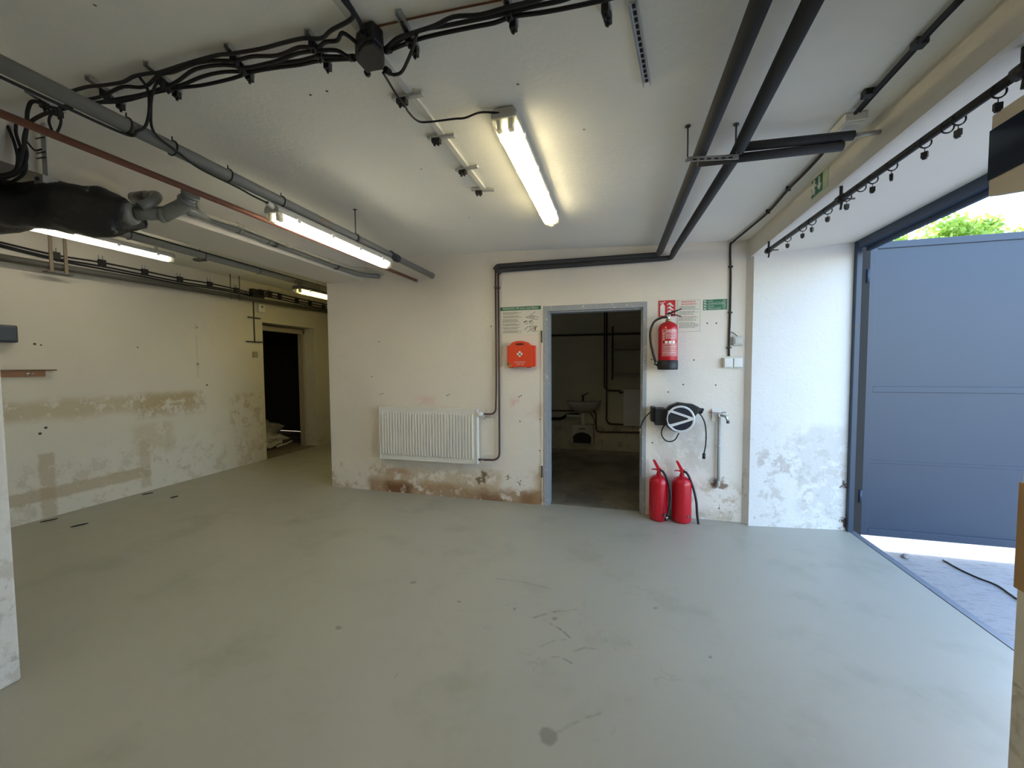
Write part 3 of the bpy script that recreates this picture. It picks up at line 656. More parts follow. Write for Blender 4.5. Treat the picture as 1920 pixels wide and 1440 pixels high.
L1 = lamp('fluorescent lamp with warm yellow light fixed on the ceiling above the doorway', (l1a.x+l1b.x)/2, 1.72, 3.01, ceil_z(-0.5)-0.002, M_tube_a, w=0.118)
l2 = lamp('fluorescent lamp hung beneath the thick grey pipe', -1.945, 1.88, 3.07, 2.368, M_tube_b, w=0.105)
l3 = lamp('fluorescent lamp behind the black wrapped duct in the left bay', -4.42, 1.78, 3.05, 2.595, M_tube_b, w=0.075, ntube=1)
l4 = lamp('fluorescent lamp with yellow light in the far passage, half behind the wall', -3.97, 4.18, 5.45, 2.47, M_tube_y, w=0.14, cap=M_dsteel)
lamp('added unseen fluorescent lamp on the ceiling behind the camera', -0.55, -2.6, -1.33, ceil_z(-0.5)-0.002, M_tube_a)  # added fill lamp out of view, lifts the room brightness
lamp('added unseen fluorescent lamp on the ceiling behind the camera, nearer the left bay', -2.0, -2.4, -1.13, ceil_z(-2.0)-0.002, M_tube_b)  # second added lamp, unseen, for more light on ceiling and walls
lamp('added unseen fluorescent lamp in the left bay behind the camera', -4.42, -2.2, -0.93, ceil_z(-4.42)-0.002, M_tube_b)  # unseen lamp added to brighten the left bay
build('cable_gland', MB().tube([(-1.93, 1.88, 2.35), (-1.93, 1.84, 2.36)], 0.014, 8), M_white, l2)
for yy in (4.25, 4.6): build('hanger', MB().torus((-4.02, yy, 2.52), (0, 1, 0), 0.035, 0.003, 14, 6), M_dsteel, l4)
for yy in (2.1, 2.9): build('hanger', MB().box((-4.43, yy-0.01, 2.59), (-4.41, yy+0.01, ceil_z(-4.42))), M_galv, l3)

# thick grey pipe with the lamp
gp = thing('steel_pipe', 'thick grey steel pipe running below the ceiling to the back wall', 'pipe', (-1.93, 2.4, 2.40))
GA, GB = V((-1.905, 0.45, 2.402)), V((-1.944, YW, 2.402))
build('pipe', MB().tube([GA, GB], 0.028, 20), M_gpipe, gp)
def gpp(y): return GA+(GB-GA)*((y-GA.y)/(GB.y-GA.y))
build('end_sleeve', MB().tube([gpp(YW-0.02), gpp(YW+0.0)], 0.033, 16), M_galv, gp)
ph = gpp(2.62); build('pipe_hanger', MB().tube([ph-V((0, 0.012, 0)), ph+V((0, 0.012, 0))], 0.034, 16).tube([ph, (ph.x, ph.y, ceil_z(ph.x))], 0.004, 6).lathe([(0.014, 0), (0.014, 0.004)], (ph.x, ph.y, ceil_z(ph.x)-0.004), seg=10), M_dsteel, gp)
build('coupling', MB().tube([gpp(3.10), gpp(3.22)], 0.034, 16).tube([gpp(3.09), gpp(3.11)], 0.038, 16), M_foam, gp)
for yy, lb in ((1.17, 'black cable tie around the grey pipe nearest the camera'), (1.34, 'black cable tie around the grey pipe where the lamp cable meets it'), (1.60, 'black cable tie around the grey pipe halfway to the lamp'), (1.93, 'black cable tie around the grey pipe above the hung lamp')):
    p = gpp(yy); solo('cable_tie', MB().torus(p, GB-GA, 0.0315, 0.003, 20, 6).tube([p+V((0, 0, 0.03)), p+V((0, 0, 0.05))], 0.003, 6), M_black, lb, 'cable tie', 'cable ties on the grey pipe')
solo('cable', MB().tube(cr([oc(262, 145, .035), oc(277, 168, .05), on(280, 205, 0, -1.87), on(273, 236, 0, -1.87), on(257, 246, 0, -1.87), gpp(1.17)+V((0.0, 0, -0.036)), gpp(1.0)+V((-0.012, 0, -0.036)), gpp(0.8)+V((-0.02, 0, -0.033)), gpp(0.55)+V((-0.02, 0, -0.032))]), 0.0055, 7), M_cable,
     'black cable dropping from the bundle and following the grey pipe towards the camera', 'cable')
solo('cable', MB().tube(cr([oc(301, 146, .035), oc(288, 168, .05), on(283, 205, 0, -1.87), on(289, 248, 0, -1.87), gpp(1.33)+V((0.032, 0, -0.02)), gpp(1.45)+V((0.01, 0, -0.038)), gpp(1.65)+V((0, 0, -0.038)), gpp(1.74)+V((0, 0, -0.045)), V((-1.93, 1.85, 2.36))]), 0.005, 7), M_cable,
     'black cable dropping from the bundle to the lamp under the grey pipe', 'cable')
# red brown pipe
rp = thing('red_oxide_pipe', 'thin red brown pipe running below the ceiling beside the thick grey pipe', 'pipe', (-2.15, 2.4, 2.36))
build('pipe', MB().tube([(-2.195, 0.5, 2.362), (-2.134, YW, 2.362)], 0.0155, 14), M_rustpipe, rp)
build('end_sleeve', MB().tube([(-2.134, YW-0.02, 2.362), (-2.134, YW, 2.362)], 0.02, 14), M_galv, rp)

# two insulated pipes on the right, one polyline each
def insul(name, pts, r, label, group=None):
    P_ = rnd(pts, 0.035, 6); o = build(name, MB().tube(P_, [r if p.y < 3.80 else min(r, 0.0225) for p in P_], 18), M_foam); centre(o); return tag(o, label, 'pipe', group)
zi = 2.445
insul('insulated_pipe', [(0.375, 0.6, 2.43), on(1300, 320, 2, 2.43), (0.346, 3.74, 2.438), (0.338, 3.895, 2.44), (-1.21, 3.90, 2.447), (-1.235, 3.90, 2.41)], 0.029, 'dark insulated pipe, left of the pair, turning along the back wall above the door', 'insulated heating pipes')
insul('insulated_pipe', [(0.488, 0.6, 2.43), on(1380, 290, 2, 2.43), (0.462, 3.72, 2.425), (0.452, 3.895, 2.405), (0.40, 3.90, 2.402), (-1.17, 3.90, 2.402), (-1.20, 3.90, 2.37)], 0.028, 'dark insulated pipe, right of the pair, lower along the back wall', 'insulated heating pipes')
insul('insulated_pipe', [(0.525, 2.10, 2.44), on(1600, 254, 2, 2.44)], 0.020, 'short dark insulated branch pipe, farther and upper of two', 'insulated heating pipes')
insul('insulated_pipe', [on(1308, 305, 2, 2.40), on(1580, 274, 2, 2.40)], 0.020, 'short dark insulated branch pipe, nearer and lower of two', 'insulated heating pipes')
solo('pipe_stub', MB().tube([on(1600, 254, 2, 2.44), on(1600, 254, 2, 2.44)+V((0.11, 0, 0))], 0.010, 10), M_galv, 'bare pipe end entering the beam from the upper branch pipe', 'pipe')
br = thing('pipe_bracket', 'perforated steel bracket holding the two insulated pipes', 'bracket', (0.44, 2.12, 2.40))
A, B = on(1294, 298, 2, 2.385), on(1374, 294, 2, 2.385)
d = (B-A).normalized(); s = V((0, 0, 1)).cross(d).normalized()
build('strut', MB().poly([A-d*0.02+s*0.014, B+d*0.02+s*0.014, B+d*0.02-s*0.014, A-d*0.02-s*0.014], (0, 0, 0.004)).poly([A-d*0.02-s*0.014, B+d*0.02-s*0.014, B+d*0.02-s*0.011, A-d*0.02-s*0.011], (0, 0, -0.018)), M_galv, br)
m_ = MB()
for k in range(6):
    p = A+(B-A)*((k+0.5)/6)+V((0, 0, -0.0075)) - s*0.0145; m_.poly([p+d*0.009, p-d*0.009, p-d*0.009+V((0, 0, -0.006)), p+d*0.009+V((0, 0, -0.006))], -s*0.0006)
build('slots', m_, M_dark, br)
for p in (A-d*0.012, B+d*0.012):
    build('threaded_rod', MB().tube([p, (p.x, p.y, ceil_z(p.x))], 0.004, 6).lathe([(0.010, 0), (0.010, 0.012)], (p.x, p.y, p.z-0.01), seg=6).lathe([(0.013, 0), (0.013, 0.005)], (p.x, p.y, ceil_z(p.x)-0.005), seg=8), M_dsteel, br)

# cable along the beam corner and down the back wall
def bc(x, y): return on(x, y, 2, ceil_z(1.0)-0.018)
bp1 = [bc(1800, -3), bc(1740, 60), bc(1700, 105), bc(1650, 160), bc(1604, 212)]
solo('cable', MB().tube(cr(bp1), 0.008, 7).tube(cr([p+V((0.016, 0, 0.004)) for p in bp1]), 0.005, 6), M_cable, 'double black cable along the ceiling corner, near part above the white connection box', 'cable')
for (x, y), lb in (((1626, 178), 'black cable clip nearest the white ceiling connection box'), ((1722, 84), 'black cable clip nearest the camera on the ceiling corner cable')):
    p = bc(x, y); solo('cable_clip', MB().box(p-V((0.016, 0.018, 0.008)), p+V((0.022, 0.018, 0.018))), M_black, lb, 'cable clip', bevel=0.004)
p = bc(1585, 238)
cb = thing('connection_box', 'small white connection box at the ceiling corner by the beam', 'junction box', tuple(p+V((0, 0, 0.018))))
build('box', MB().box(p+V((-0.04, -0.085, -0.02)), p+V((0.045, 0.065, 0.016))), M_white, cb, bevel=0.004)
build('lid', MB().box(p+V((-0.034, -0.075, -0.027)), p+V((0.039, 0.055, -0.019))), M_white, cb, bevel=0.003)
pts = [bc(1560, 262), bc(1540, 290), bc(1505, 328), bc(1478, 355), bc(1440, 398), bc(1400, 432), V((0.955, 3.89, 2.500)), V((0.940, 3.914, 2.465)), ow(1370, 520, .012), ow(1369, 585, .012), ow(1367, 640, .012), ow(1367, 668, .012)]
solo('cable', MB().tube(cr(pts), 0.0085, 7), M_cable, 'black cable from the white connection box down the back wall to the double socket', 'cable')
for (x, y), w_ in (((1478, 355), 0), ((1440, 398), 0), ((1370, 500), 1), ((1369, 586), 1), ((1367, 652), 1)):
    p = ow(x, y, 0.012) if w_ else bc(x, y)
    solo('cable_clip', MB().box(p-V((0.018, 0.008, 0.006)), p+V((0.018, 0.010, 0.006))) if w_ else MB().box(p-V((0.012, 0.006, 0.01)), p+V((0.012, 0.006, 0.018))), M_black,
         'black clip on the socket cable, ' + {355: 'upper one on the ceiling', 398: 'lower one on the ceiling', 500: 'topmost one on the back wall', 586: 'one beside the green sign on the back wall', 652: 'lowest one just above the socket'}[y], 'cable clip', 'clips on the socket cable')

# ================================================================== left side services
# black wrapped duct
dA, dB = V((-3.24, 1.12, 2.235)), on(245, 400, 2, 2.25)
ax = (dB-dA).normalized()
wd = thing('wrapped_duct', 'thick black bitumen wrapped duct hanging at the upper left', 'duct', tuple((dA+dB)/2))
mb = MB(); seg = 22; n = 34; rings = []; nn = ax.cross(V((0, 0, 1))).normalized(); bb = nn.cross(ax)
prof = [0.085, 0.100, 0.118, 0.128, 0.118, 0.104, 0.110, 0.124, 0.120, 0.108, 0.082]
for i in range(n):
    f = i/(n-1); g = f*(len(prof)-1); k = min(int(g), len(prof)-2); r = prof[k]+(prof[k+1]-prof[k])*(g-k); L = (dB-dA).length
    ring = []
    for j in range(seg):
        a = 2*PI*j/seg
        rr = r*(1+0.09*math.sin(3*a+7*f)+0.06*math.sin(5*a-11*f)+0.06*math.sin(20*f+2*a)+0.03*math.sin(41*f+3*a)+random.uniform(-.018, .018))
        if i == n-1: rr *= 1+0.10*math.sin(4*a)
        ring.append(mb.b.verts.new(dA+ax*(L*f+(0.03*math.sin(2*a+1) if i > n-3 else 0))+nn*math.cos(a)*rr+bb*math.sin(a)*rr))
    rings.append(ring)
for A_, B_ in zip(rings, rings[1:]):
    for k in range(seg): fc = mb.b.faces.new((A_[k], A_[(k+1) % seg], B_[(k+1) % seg], B_[k])); fc.smooth = True
mb.b.faces.new(rings[0]); mb.b.faces.new(rings[-1])
build('wrapping', mb, M_wrap, wd)
mb = MB(); mb.tube([dB-ax*0.02, dB+ax*0.022], [0.070, 0.050], 20); build('inner_sleeve', mb, M_pvc, wd)
# plastic drain pipe leaving the duct
px1 = -2.70
e1 = on(308, 402, 2, 2.27); e2 = on(345, 385, 2, 2.32); e3 = on(357, 365, 2, 2.37)
dr = thing('drain_pipe', 'grey plastic drain pipe with elbows leaving the black duct along the beam', 'pipe', tuple(e1))
build('branch_stub', MB().tube(rnd([dB+ax*0.02, e1, e2, e3], 0.06), 0.033, 16), M_pvc, dr)
build('elbow', MB().tube(rnd([e1-(e2-e1)*0.15+V((0, 0, -0.004)), e1+(e2-e1)*0.5, e2, e3], 0.03), 0.037, 16).tube([e2+(e3-e2)*0.35, e2+(e3-e2)*0.55], 0.043, 16).tube([e3-(e3-e2)*0.12, e3+(e3-e2)*0.10], 0.043, 16), M_pvc, dr)
c0 = e1-(e2-e1).normalized()*0.005; build('collar', MB().tube([c0-ax*0.012, c0+ax*0.012], 0.043, 18), M_pvc, dr)
run = [on(x, y, 0, px1) for x, y in ((345, 402), (420, 414), (520, 459), (600, 491), (680, 518))]
rA = e2+V((0.0, 0.0, -0.015)); rB = V((-2.72, 2.1, 2.452)); rC = V((-2.735, 3.72, 2.432))
build('long_run', MB().tube(rnd([rA, rB, rC, (-2.68, 3.83, 2.435), (-2.60, YW, 2.44)], 0.05), 0.026, 16), M_pvc, dr)
for yy in (2.02, 2.36, 2.62): build('socket_ring', MB().tube([rB+(rC-rB)*((yy-2.1)/1.62)-V((0, .03, 0)), rB+(rC-rB)*((yy-2.1)/1.62)+V((0, .005, 0))], 0.031, 16), M_pvc, dr)
for yy in (2.66, 3.40):
    p = rB+(rC-rB)*((yy-2.1)/1.62); build('pipe_strap', MB().tube([p-V((0, .012, 0)), p+V((0, .012, 0))], 0.034, 16).box(p+V((-0.06, -.01, -.004)), p+V((-0.03, .01, .004))), M_dsteel, dr)
e4 = on(297, 366, 2, 2.38); e5 = on(262, 370, 2, 2.40)
dr2 = thing('branch_drain', 'short grey plastic branch pipe rising beside the black duct end', 'pipe', tuple(e4))
build('elbow', MB().tube(rnd([on(262, 392, 2, 2.27)+V((0, 0, .01)), on(285, 380, 2, 2.32), e4, e5+V((0, 0, 0.0))], 0.04), 0.026, 14).tube([on(280, 384, 2, 2.31), on(285, 381, 2, 2.32)], 0.031, 14), M_pvc, dr2)
build('end_socket', MB().tube([e5+(e4-e5)*0.4, e5-(e4-e5)*0.3], 0.031, 14), M_pvc, dr2)
bp = [on(366, 372, 2, 2.42), on(374, 396, 0, -2.62), on(400, 408, 0, -2.62), on(450, 424, 0, -2.64), on(540, 460, 0, -2.66), on(620, 490, 0, -2.66), on(660, 503, 0, -2.66), (-2.66, 3.80, 2.50), (-2.55, YW, 2.455)]
cpp = thing('condensate_pipe', 'thin beige plastic pipe above the grey drain pipe along the beam', 'pipe', tuple(bp[3]))
build('pipe', MB().tube(rnd(bp, 0.05), 0.014, 12), M_pvc2, cpp)
for i_ in (3, 4, 5): build('coupling', MB().tube([bp[i_]-V((0, .03, 0)), bp[i_]+V((0, .03, 0))], 0.018, 12), M_pvc2, cpp)
# strap carrying the duct
sp_ = on(87, 335, 2, 2.37); sx, sy = sp_.x, sp_.y
ds = thing('duct_hanger', 'pale metal hanger strap holding the black duct from the ceiling', 'hanger', (sx, sy, ceil_z(sx)))
build('strap', MB().box((sx-0.019, sy-0.004, 2.36), (sx+0.019, sy+0.004, ceil_z(sx))), M_galv, ds, bevel=0.002)
build('foot', MB().box((sx-0.034, sy-0.03, 2.335), (sx+0.034, sy+0.03, 2.375)), M_galv, ds, bevel=0.003)
build('foot_bolt', MB().lathe([(0.010, 0), (0.010, 0.006)], (sx, sy-0.03, 2.355), (0, -1, 0), 6), M_dsteel, ds)
for z in (2.56, 2.49, 2.465): build('cable_tie', MB().tube([(sx-0.05, sy-0.008, z+0.005), (sx+0.03, sy-0.012, z)], 0.003, 6), M_black, ds)
# tangle of cables falling behind the red brown pipe
def ty(x, y, o=0.0): return on(x, y, 1, 1.20+o)
tang = [([(112, 205), (90, 200), (62, 190), (52, 208), (50, 240), (42, 290), (30, 320), (0, 330), (-30, 335)], .0075, 'black cable of the tangle with the widest bend, at the far left corner'),
        ([(105, 208), (80, 215), (55, 232), (45, 262), (50, 290), (40, 318), (15, 332), (-20, 338)], .0075, 'black cable of the tangle dropping beside the hanger strap'),
        ([(8, 222), (20, 250), (28, 272), (33, 300), (25, 322), (-10, 330)], .006, 'black cable of the tangle nearest the left picture edge'),
        ([(30, 230), (30, 250), (38, 275), (48, 300), (45, 325), (20, 342), (-10, 350)], .0065, 'black cable of the tangle crossing its middle'),
        ([(0, 252), (15, 258), (26, 268), (36, 285), (30, 310), (8, 302), (-10, 300)], .005, 'thin black cable of the tangle curling towards the left edge'),
        ([(50, 265), (58, 275), (66, 282), (78, 280)], .004, 'thin cable end of the tangle reaching the hanger strap')]
for i, (pts, r, lb) in enumerate(tang):
    solo('cable', MB().tube(cr([ty(x, y, 0.015*i) for x, y in pts]), r, 7), M_cable, lb, 'cable', 'tangle of cables at the upper left')
solo('cable', MB().tube(cr([ty(x, y) for x, y in ((97, 244), (92, 228), (96, 215), (106, 214), (114, 222), (113, 235), (106, 250), (97, 258))]), 0.005, 7), M_cable, 'black cable loop hanging right of the hanger strap', 'cable')

# left bay: galvanised pipe with cable, by the far lamp
zp = 2.55
A, B = on(200, 430, 2, zp), on(618, 547, 2, zp)
lp = thing('ceiling_pipe', 'grey pipe with a cable tied on top in the left bay', 'pipe', (-4.05, 3.5, zp))
Bp = V((-4.18, 6.5, zp)); Ap = V((A.x+(A.x-Bp.x)/(A.y-Bp.y)*(1.0-A.y), 1.0, zp))
build('pipe', MB().tube([Ap, Bp], 0.032, 16), mat('pale_grey_pipe', (0.30, 0.31, 0.29), 0.5, c2=(0.2, 0.17, 0.13), th=0.62), lp)
build('tied_cable', MB().tube([Ap+V((0.02, 0, .032)), Bp+V((0.02, 0, .032))], 0.006, 6), M_cable, lp)
for k in range(7):
    p = Ap+(Bp-Ap)*((k+1.2)/8.5); build('cable_tie', MB().torus(p, Bp-Ap, 0.036, 0.003, 18, 5), M_black, lp)
p = on(375, 487, 2, 2.56); solo('sensor_box', MB().box(p-V((0.06, 0.03, 0.012)), p+V((0.06, 0.03, 0.012))), M_black, 'small flat black box beside the grey pipe in the left bay', 'box', bevel=0.004)
solo('box_hanger', MB().tube([p+V((0, 0, 0.01)), (p.x, p.y, ceil_z(p.x))], 0.003, 6), M_dsteel, 'thin rod carrying the small black box in the left bay', 'rod')
# dark pipe on the left wall
WX = -5.15
wp = thing('wall_pipe', 'long dark steel pipe high along the left wall', 'pipe', (WX, 3.5, 2.40))
build('pipe', MB().tube([(WX, 0.6, 2.37), (WX, 6.9, 2.45)], 0.032, 18), mat('dark_grey_pipe', (0.085, 0.082, 0.070), 0.55, var=0.2), wp)
for (x, y) in ((90, 490), (118, 500)):
    p = on(x, y, 0, WX); build('hanger', MB().box((WX+0.04, p.y-0.012, 2.33), (WX+0.052, p.y+0.012, ceil_z(WX)-0.0)), mat('rusty_strap', (0.22, 0.17, 0.12), 0.7), wp)
build('hanger', MB().box((WX-0.03, on(90, 500, 0, WX).y-0.03, 2.325), (WX+0.055, on(118, 500, 0, WX).y+0.05, 2.335)), M_dsteel, wp)
for (x, y) in ((428, 555), (445, 558)):
    p = on(x, y, 0, WX); build('hanger_rod', MB().tube([(WX+0.045, p.y, 2.36), (WX+0.045, p.y, ceil_z(WX))], 0.006, 6), M_dsteel, wp)
# wall cables with clips
CX = -5.262
cab = [[(0, 454), (103, 478), (190, 492), (270, 508), (336, 522), (392, 531), (442, 542), (470, 549)], [(0, 459), (103, 484), (190, 499), (270, 515), (336, 528), (392, 537), (442, 546), (470, 553)],
       [(0, 462), (103, 487), (190, 504), (270, 519), (336, 532), (392, 540), (442, 549), (470, 555)]]
for pts, lb in zip(cab, ('upper', 'middle', 'lower')):
    solo('wall_cable', MB().tube(cr([on(x, y, 0, CX) for x, y in pts], 4), 0.009, 6), M_cable, lb + ' black cable clipped along the left wall above the dark pipe', 'cable', 'cables along the left wall')
far = [[(486, 543), (520, 550), (560, 560), (618, 572)], [(486, 548), (520, 556), (560, 565), (618, 577)], [(486, 553), (520, 560), (560, 569), (618, 581)]]
for pts, lb in zip(far, ('upper', 'middle', 'lower')):
    solo('wall_cable', MB().tube(cr([on(x, y, 0, CX) for x, y in pts], 4), 0.010, 6), M_cable, lb + ' black cable on the left wall beyond the cluttered junction box', 'cable', 'cables along the left wall')
cl0 = None
CLP = [(103, 479, 'nearest the two pipe hangers'), (190, 493, 'second from the left'), (270, 510, 'third from the left'), (336, 524, 'fourth from the left'), (392, 533, 'fifth from the left'), (442, 544, 'just left of the cluttered junction box'),
       (505, 552, 'first beyond the cluttered junction box'), (523, 556, 'second beyond the cluttered junction box'), (555, 564, 'third beyond the cluttered junction box'), (580, 569, 'fourth beyond the cluttered junction box'), (605, 575, 'last before the corner')]
for x, y, lb in CLP:
    p = on(x, y, 0, LX)
    if cl0 is None:
        cl0 = thing('wall_clip', 'x', 'cable clip', tuple(p), 'cable clips on the left wall')
        build('clip_bar', MB().box((0, -0.026, -0.06), (0.012, -0.018, 0.075)).box((0, 0.006, -0.06), (0.012, 0.014, 0.075)), M_galv, cl0, world=False)
        build('cable_holder', MB().box((0.010, -0.036, -0.04), (0.034, 0.024, 0.03)), M_black, cl0, world=False); o = cl0
    else: o = dup(cl0)
    o.location = p; o['label'] = 'cable clip on the left wall, ' + lb
p = on(478, 551, 0, LX)
jw = thing('wall_junction_box', 'cluttered dark junction box with loose wires high on the left wall', 'junction box', tuple(p))
build('box', MB().box(p+V((0, -0.10, -0.07)), p+V((0.07, 0.10, 0.06))), M_black, jw, bevel=0.006)
for k in range(9):
    a = p+V((0.06, random.uniform(-.12, .12), random.uniform(-.05, .05))); b = a+V((random.uniform(.0, .05), random.uniform(-.16, .16), random.uniform(-.05, .1)))
    build('loose_wire', MB().tube(cr([a, (a+b)/2+V((0.03, 0, random.uniform(-.04, .04))), b]), 0.006, 6), mat('dark_red_wire', (0.10, 0.015, 0.015), 0.5) if k % 3 == 0 else M_cable, jw)
# small things on the left wall
p = on(488, 578, 0, LX); tb = thing('thermostat', 'small white thermostat on the left wall above the dark doorway', 'thermostat', tuple(p))
build('body', MB().box(p+V((0, -0.055, -0.06)), p+V((0.035, 0.055, 0.06))), M_white, tb, bevel=0.005)
build('dial', MB().lathe([(0.014, 0), (0.012, 0.01)], p+V((0.035, 0.0, 0.02)), (1, 0, 0), 12), M_dsteel, tb)
a, b = on(475, 566, 0, LX+0.01), on(478, 642, 0, LX+0.01)
vc = thing('wall_conduit', 'thin vertical conduit with cross brackets left of the dark doorway', 'conduit', tuple(b))
build('tube', MB().tube([a, V((a.x, a.y, b.z))], 0.008, 6), M_dsteel, vc)
for z_, w_ in ((on(476, 596, 0, LX).z, 0.10), (on(477, 641, 0, LX).z, 0.14)): build('bracket', MB().box((LX, a.y-w_, z_-0.008), (LX+0.03, a.y+w_, z_+0.008)), M_dsteel, vc)
p = on(478, 665, 0, LX); solo('wall_plate', MB().box(p+V((0, -0.04, -0.045)), p+V((0.012, 0.04, 0.045))), mat('tan_plate', (0.34, 0.30, 0.20), 0.6), 'small tan plate on the left wall below the thin conduit', 'plate')
a, b = on(22, 611, 0, LX), on(22, 643, 0, LX)
mb_ = thing('wall_box', 'dark blue grey box on the left wall at the picture edge', 'box', (LX, a.y-0.1, b.z))
build('body', MB().box((LX, a.y-0.34, b.z), (LX+0.09, a.y, a.z)), M_bluebox, mb_, bevel=0.012)
build('lid', MB().box((LX+0.09, a.y-0.32, b.z+0.015), (LX+0.10, a.y-0.015, a.z-0.015)), M_bluebox, mb_, bevel=0.006)
a, b = on(103, 695, 0, LX+0.03), on(98, 706, 0, LX+0.03)
sh = thing('wooden_rack', 'brown wooden coat board on the left wall below the blue grey box', 'board', (LX, a.y-0.3, b.z))
build('board', MB().box((LX, a.y-0.55, b.z), (LX+0.02, a.y-0.06, a.z)), M_wood, sh, bevel=0.002)
build('top_ledge', MB().box((LX, a.y-0.58, a.z), (LX+0.06, a.y, a.z+0.012)), mat('dark_brown_wood', (0.12, 0.07, 0.045), 0.5), sh)
c = on(53, 702, 0, LX+0.03); build('hook', MB().tube(cr([c, c+V((0.05, 0, -0.01)), c+V((0.06, 0, 0.015))]), 0.006, 6).lathe([(0.014, 0), (0.014, 0.006)], c-V((0.01, 0, 0)), (1, 0, 0), 10), M_chrome, sh)
# dark bits of debris on the floor along the left wall
for (x, y, l_, a_), lb in (((92, 976, .11, .3), 'dark scrap at the foot of the left wall, nearest'), ((149, 985, .11, .25), 'dark scrap on the floor a little out from the left wall'), ((277, 926, .10, .1), 'dark thin scrap along the left wall, middle one'), ((327, 932, .07, .4), 'dark short scrap out on the floor, farthest right of them')):
    p = on(x, y, 2, 0.004); dd = V((math.cos(a_)*-0.3+0.6, math.sin(a_)+0.6, 0)).normalized(); s = V((-dd.y, dd.x, 0))
    solo('floor_scrap', MB().poly([p-dd*l_/2, p-dd*l_/4+s*.012, p+dd*l_/3+s*.009, p+dd*l_/2, p+dd*l_/4-s*.011, p-dd*l_/3-s*.010], (0, 0, 0.006)), M_dark, lb, 'scrap', 'scraps on the floor by the left wall')
# crumpled film in the dark room
def crumple(c, sx_, sy_, sz_, label, seed):
    R = random.Random(seed); b = bmesh.new(); bmesh.ops.create_icosphere(b, subdivisions=3, radius=1.0)
    for v in b.verts:
        k = 1+0.22*math.sin(v.co.x*7+seed)+0.18*math.sin(v.co.y*9+v.co.z*5)+R.uniform(-.12, .12)
        v.co = V((v.co.x*sx_*k, v.co.y*sy_*k, max(v.co.z, -0.6)*sz_*k))
    lo = min(v.co.z for v in b.verts); bmesh.ops.translate(b, verts=b.verts, vec=(c[0], c[1], -lo)); m_ = MB(); m_.b.free(); m_.b = b
    solo('plastic_sack', m_, M_film, label, 'sack', 'crumpled sacks in the dark room')
crumple((-6.05, 5.55, 0), 0.22, 0.32, 0.13, 'crumpled pale plastic sack lying inside the dark doorway, the largest', 3)
crumple((-5.90, 5.20, 0), 0.09, 0.12, 0.07, 'small crumpled pale sack inside the dark doorway, left of the largest', 5)
crumple((-6.7, 6.0, 0), 0.28, 0.35, 0.22, 'dim crumpled sack deeper in the dark room', 9)
a = V((-5.80, 5.55, 0.03)); solo('pale_strip', MB().tube(cr([a, a+V((0.05, .15, .03)), a+V((0.02, .32, .05))]), 0.014, 6), M_white, 'thin pale strip lying in front of the sacks in the dark doorway', 'strip')

# ================================================================== back wall
# radiator
FY = 3.845
a = on(712, 762, 1, FY); b = on(893, 771, 1, FY); c = on(893, 870, 1, FY); d_ = on(712, 860, 1, FY)
rx0, rx1 = (a.x+d_.x)/2, (b.x+c.x)/2; rz1 = (a.z+b.z)/2; rz0 = (c.z+d_.z)/2
ra_ = thing('radiator', 'white ribbed panel radiator on the back wall left of the doorway', 'radiator', ((rx0+rx1)/2, YW, rz0))
build('back_panel', MB().box((rx0+0.01, YW-0.03, rz0+0.01), (rx1-0.01, YW-0.022, rz1-0.01)), M_rad, ra_)
mb = MB(); N = 32; x0 = rx0+0.025; x1 = rx1-0.025; pw = (x1-x0)/N; zs = [(rz0, 0), (rz0+0.040, 0), (rz0+0.060, 1), (rz1-0.060, 1), (rz1-0.040, 0), (rz1, 0)]
xs = [(rx0, 0), (x0, 0)]
for k in range(N):
    for f, h in ((0.10, 0), (0.26, 1), (0.50, 1), (0.66, 0)): xs.append((x0+pw*(k+f), h))
xs += [(x1, 0), (rx1, 0)]
gr = [[mb.b.verts.new((x, FY+0.012-0.018*h*v, z)) for (x, h) in xs] for (z, v) in zs]
for A_, B_ in zip(gr, gr[1:]):
    for k in range(len(xs)-1): mb.b.faces.new((A_[k], A_[k+1], B_[k+1], B_[k]))
build('front_panel', mb, M_rad, ra_)
build('top_grille', MB().box((rx0, FY+0.006, rz1-0.004), (rx1, YW-0.02, rz1+0.006)), M_rad, ra_, bevel=0.002)
build('side_cover', MB().box((rx0-0.008, FY+0.002, rz0), (rx0+0.003, YW-0.02, rz1+0.006)), M_rad, ra_, bevel=0.002)
build('side_cover', MB().box((rx1-0.003, FY+0.002, rz0), (rx1+0.010, YW-0.02, rz1+0.006)), M_rad, ra_, bevel=0.002)
build('bottom_edge', MB().box((rx0, FY+0.008, rz0-0.004), (rx1, FY+0.014, rz0+0.006)), M_rad, ra_)
for x in (rx0+0.2, rx1-0.2): build('wall_bracket', MB().box((x-0.02, YW-0.024, rz0+0.03), (x+0.02, YW, rz1-0.03)), M_dsteel, ra_)
vz = rz1-0.045; vy = YW-0.05
rv_ = build('valve', MB().tube([(rx1+0.005, vy, vz), (rx1+0.075, vy, vz)], 0.011, 12), M_chrome, ra_)
build('thermostat_head', MB().lathe([(0.018, 0), (0.024, 0.012), (0.022, 0.045), (0.014, 0.055)], (rx1+0.045, vy, vz), (0, -1, 0), 16), M_white, rv_)
build('return_valve', MB().tube([(rx1+0.005, vy, rz0+0.045), (rx1+0.075, vy, rz0+0.045)], 0.010, 12).tube([(rx1+0.035, vy, rz0+0.045), (rx1+0.035, vy-0.03, rz0+0.045)], 0.010, 12), M_dsteel, ra_)
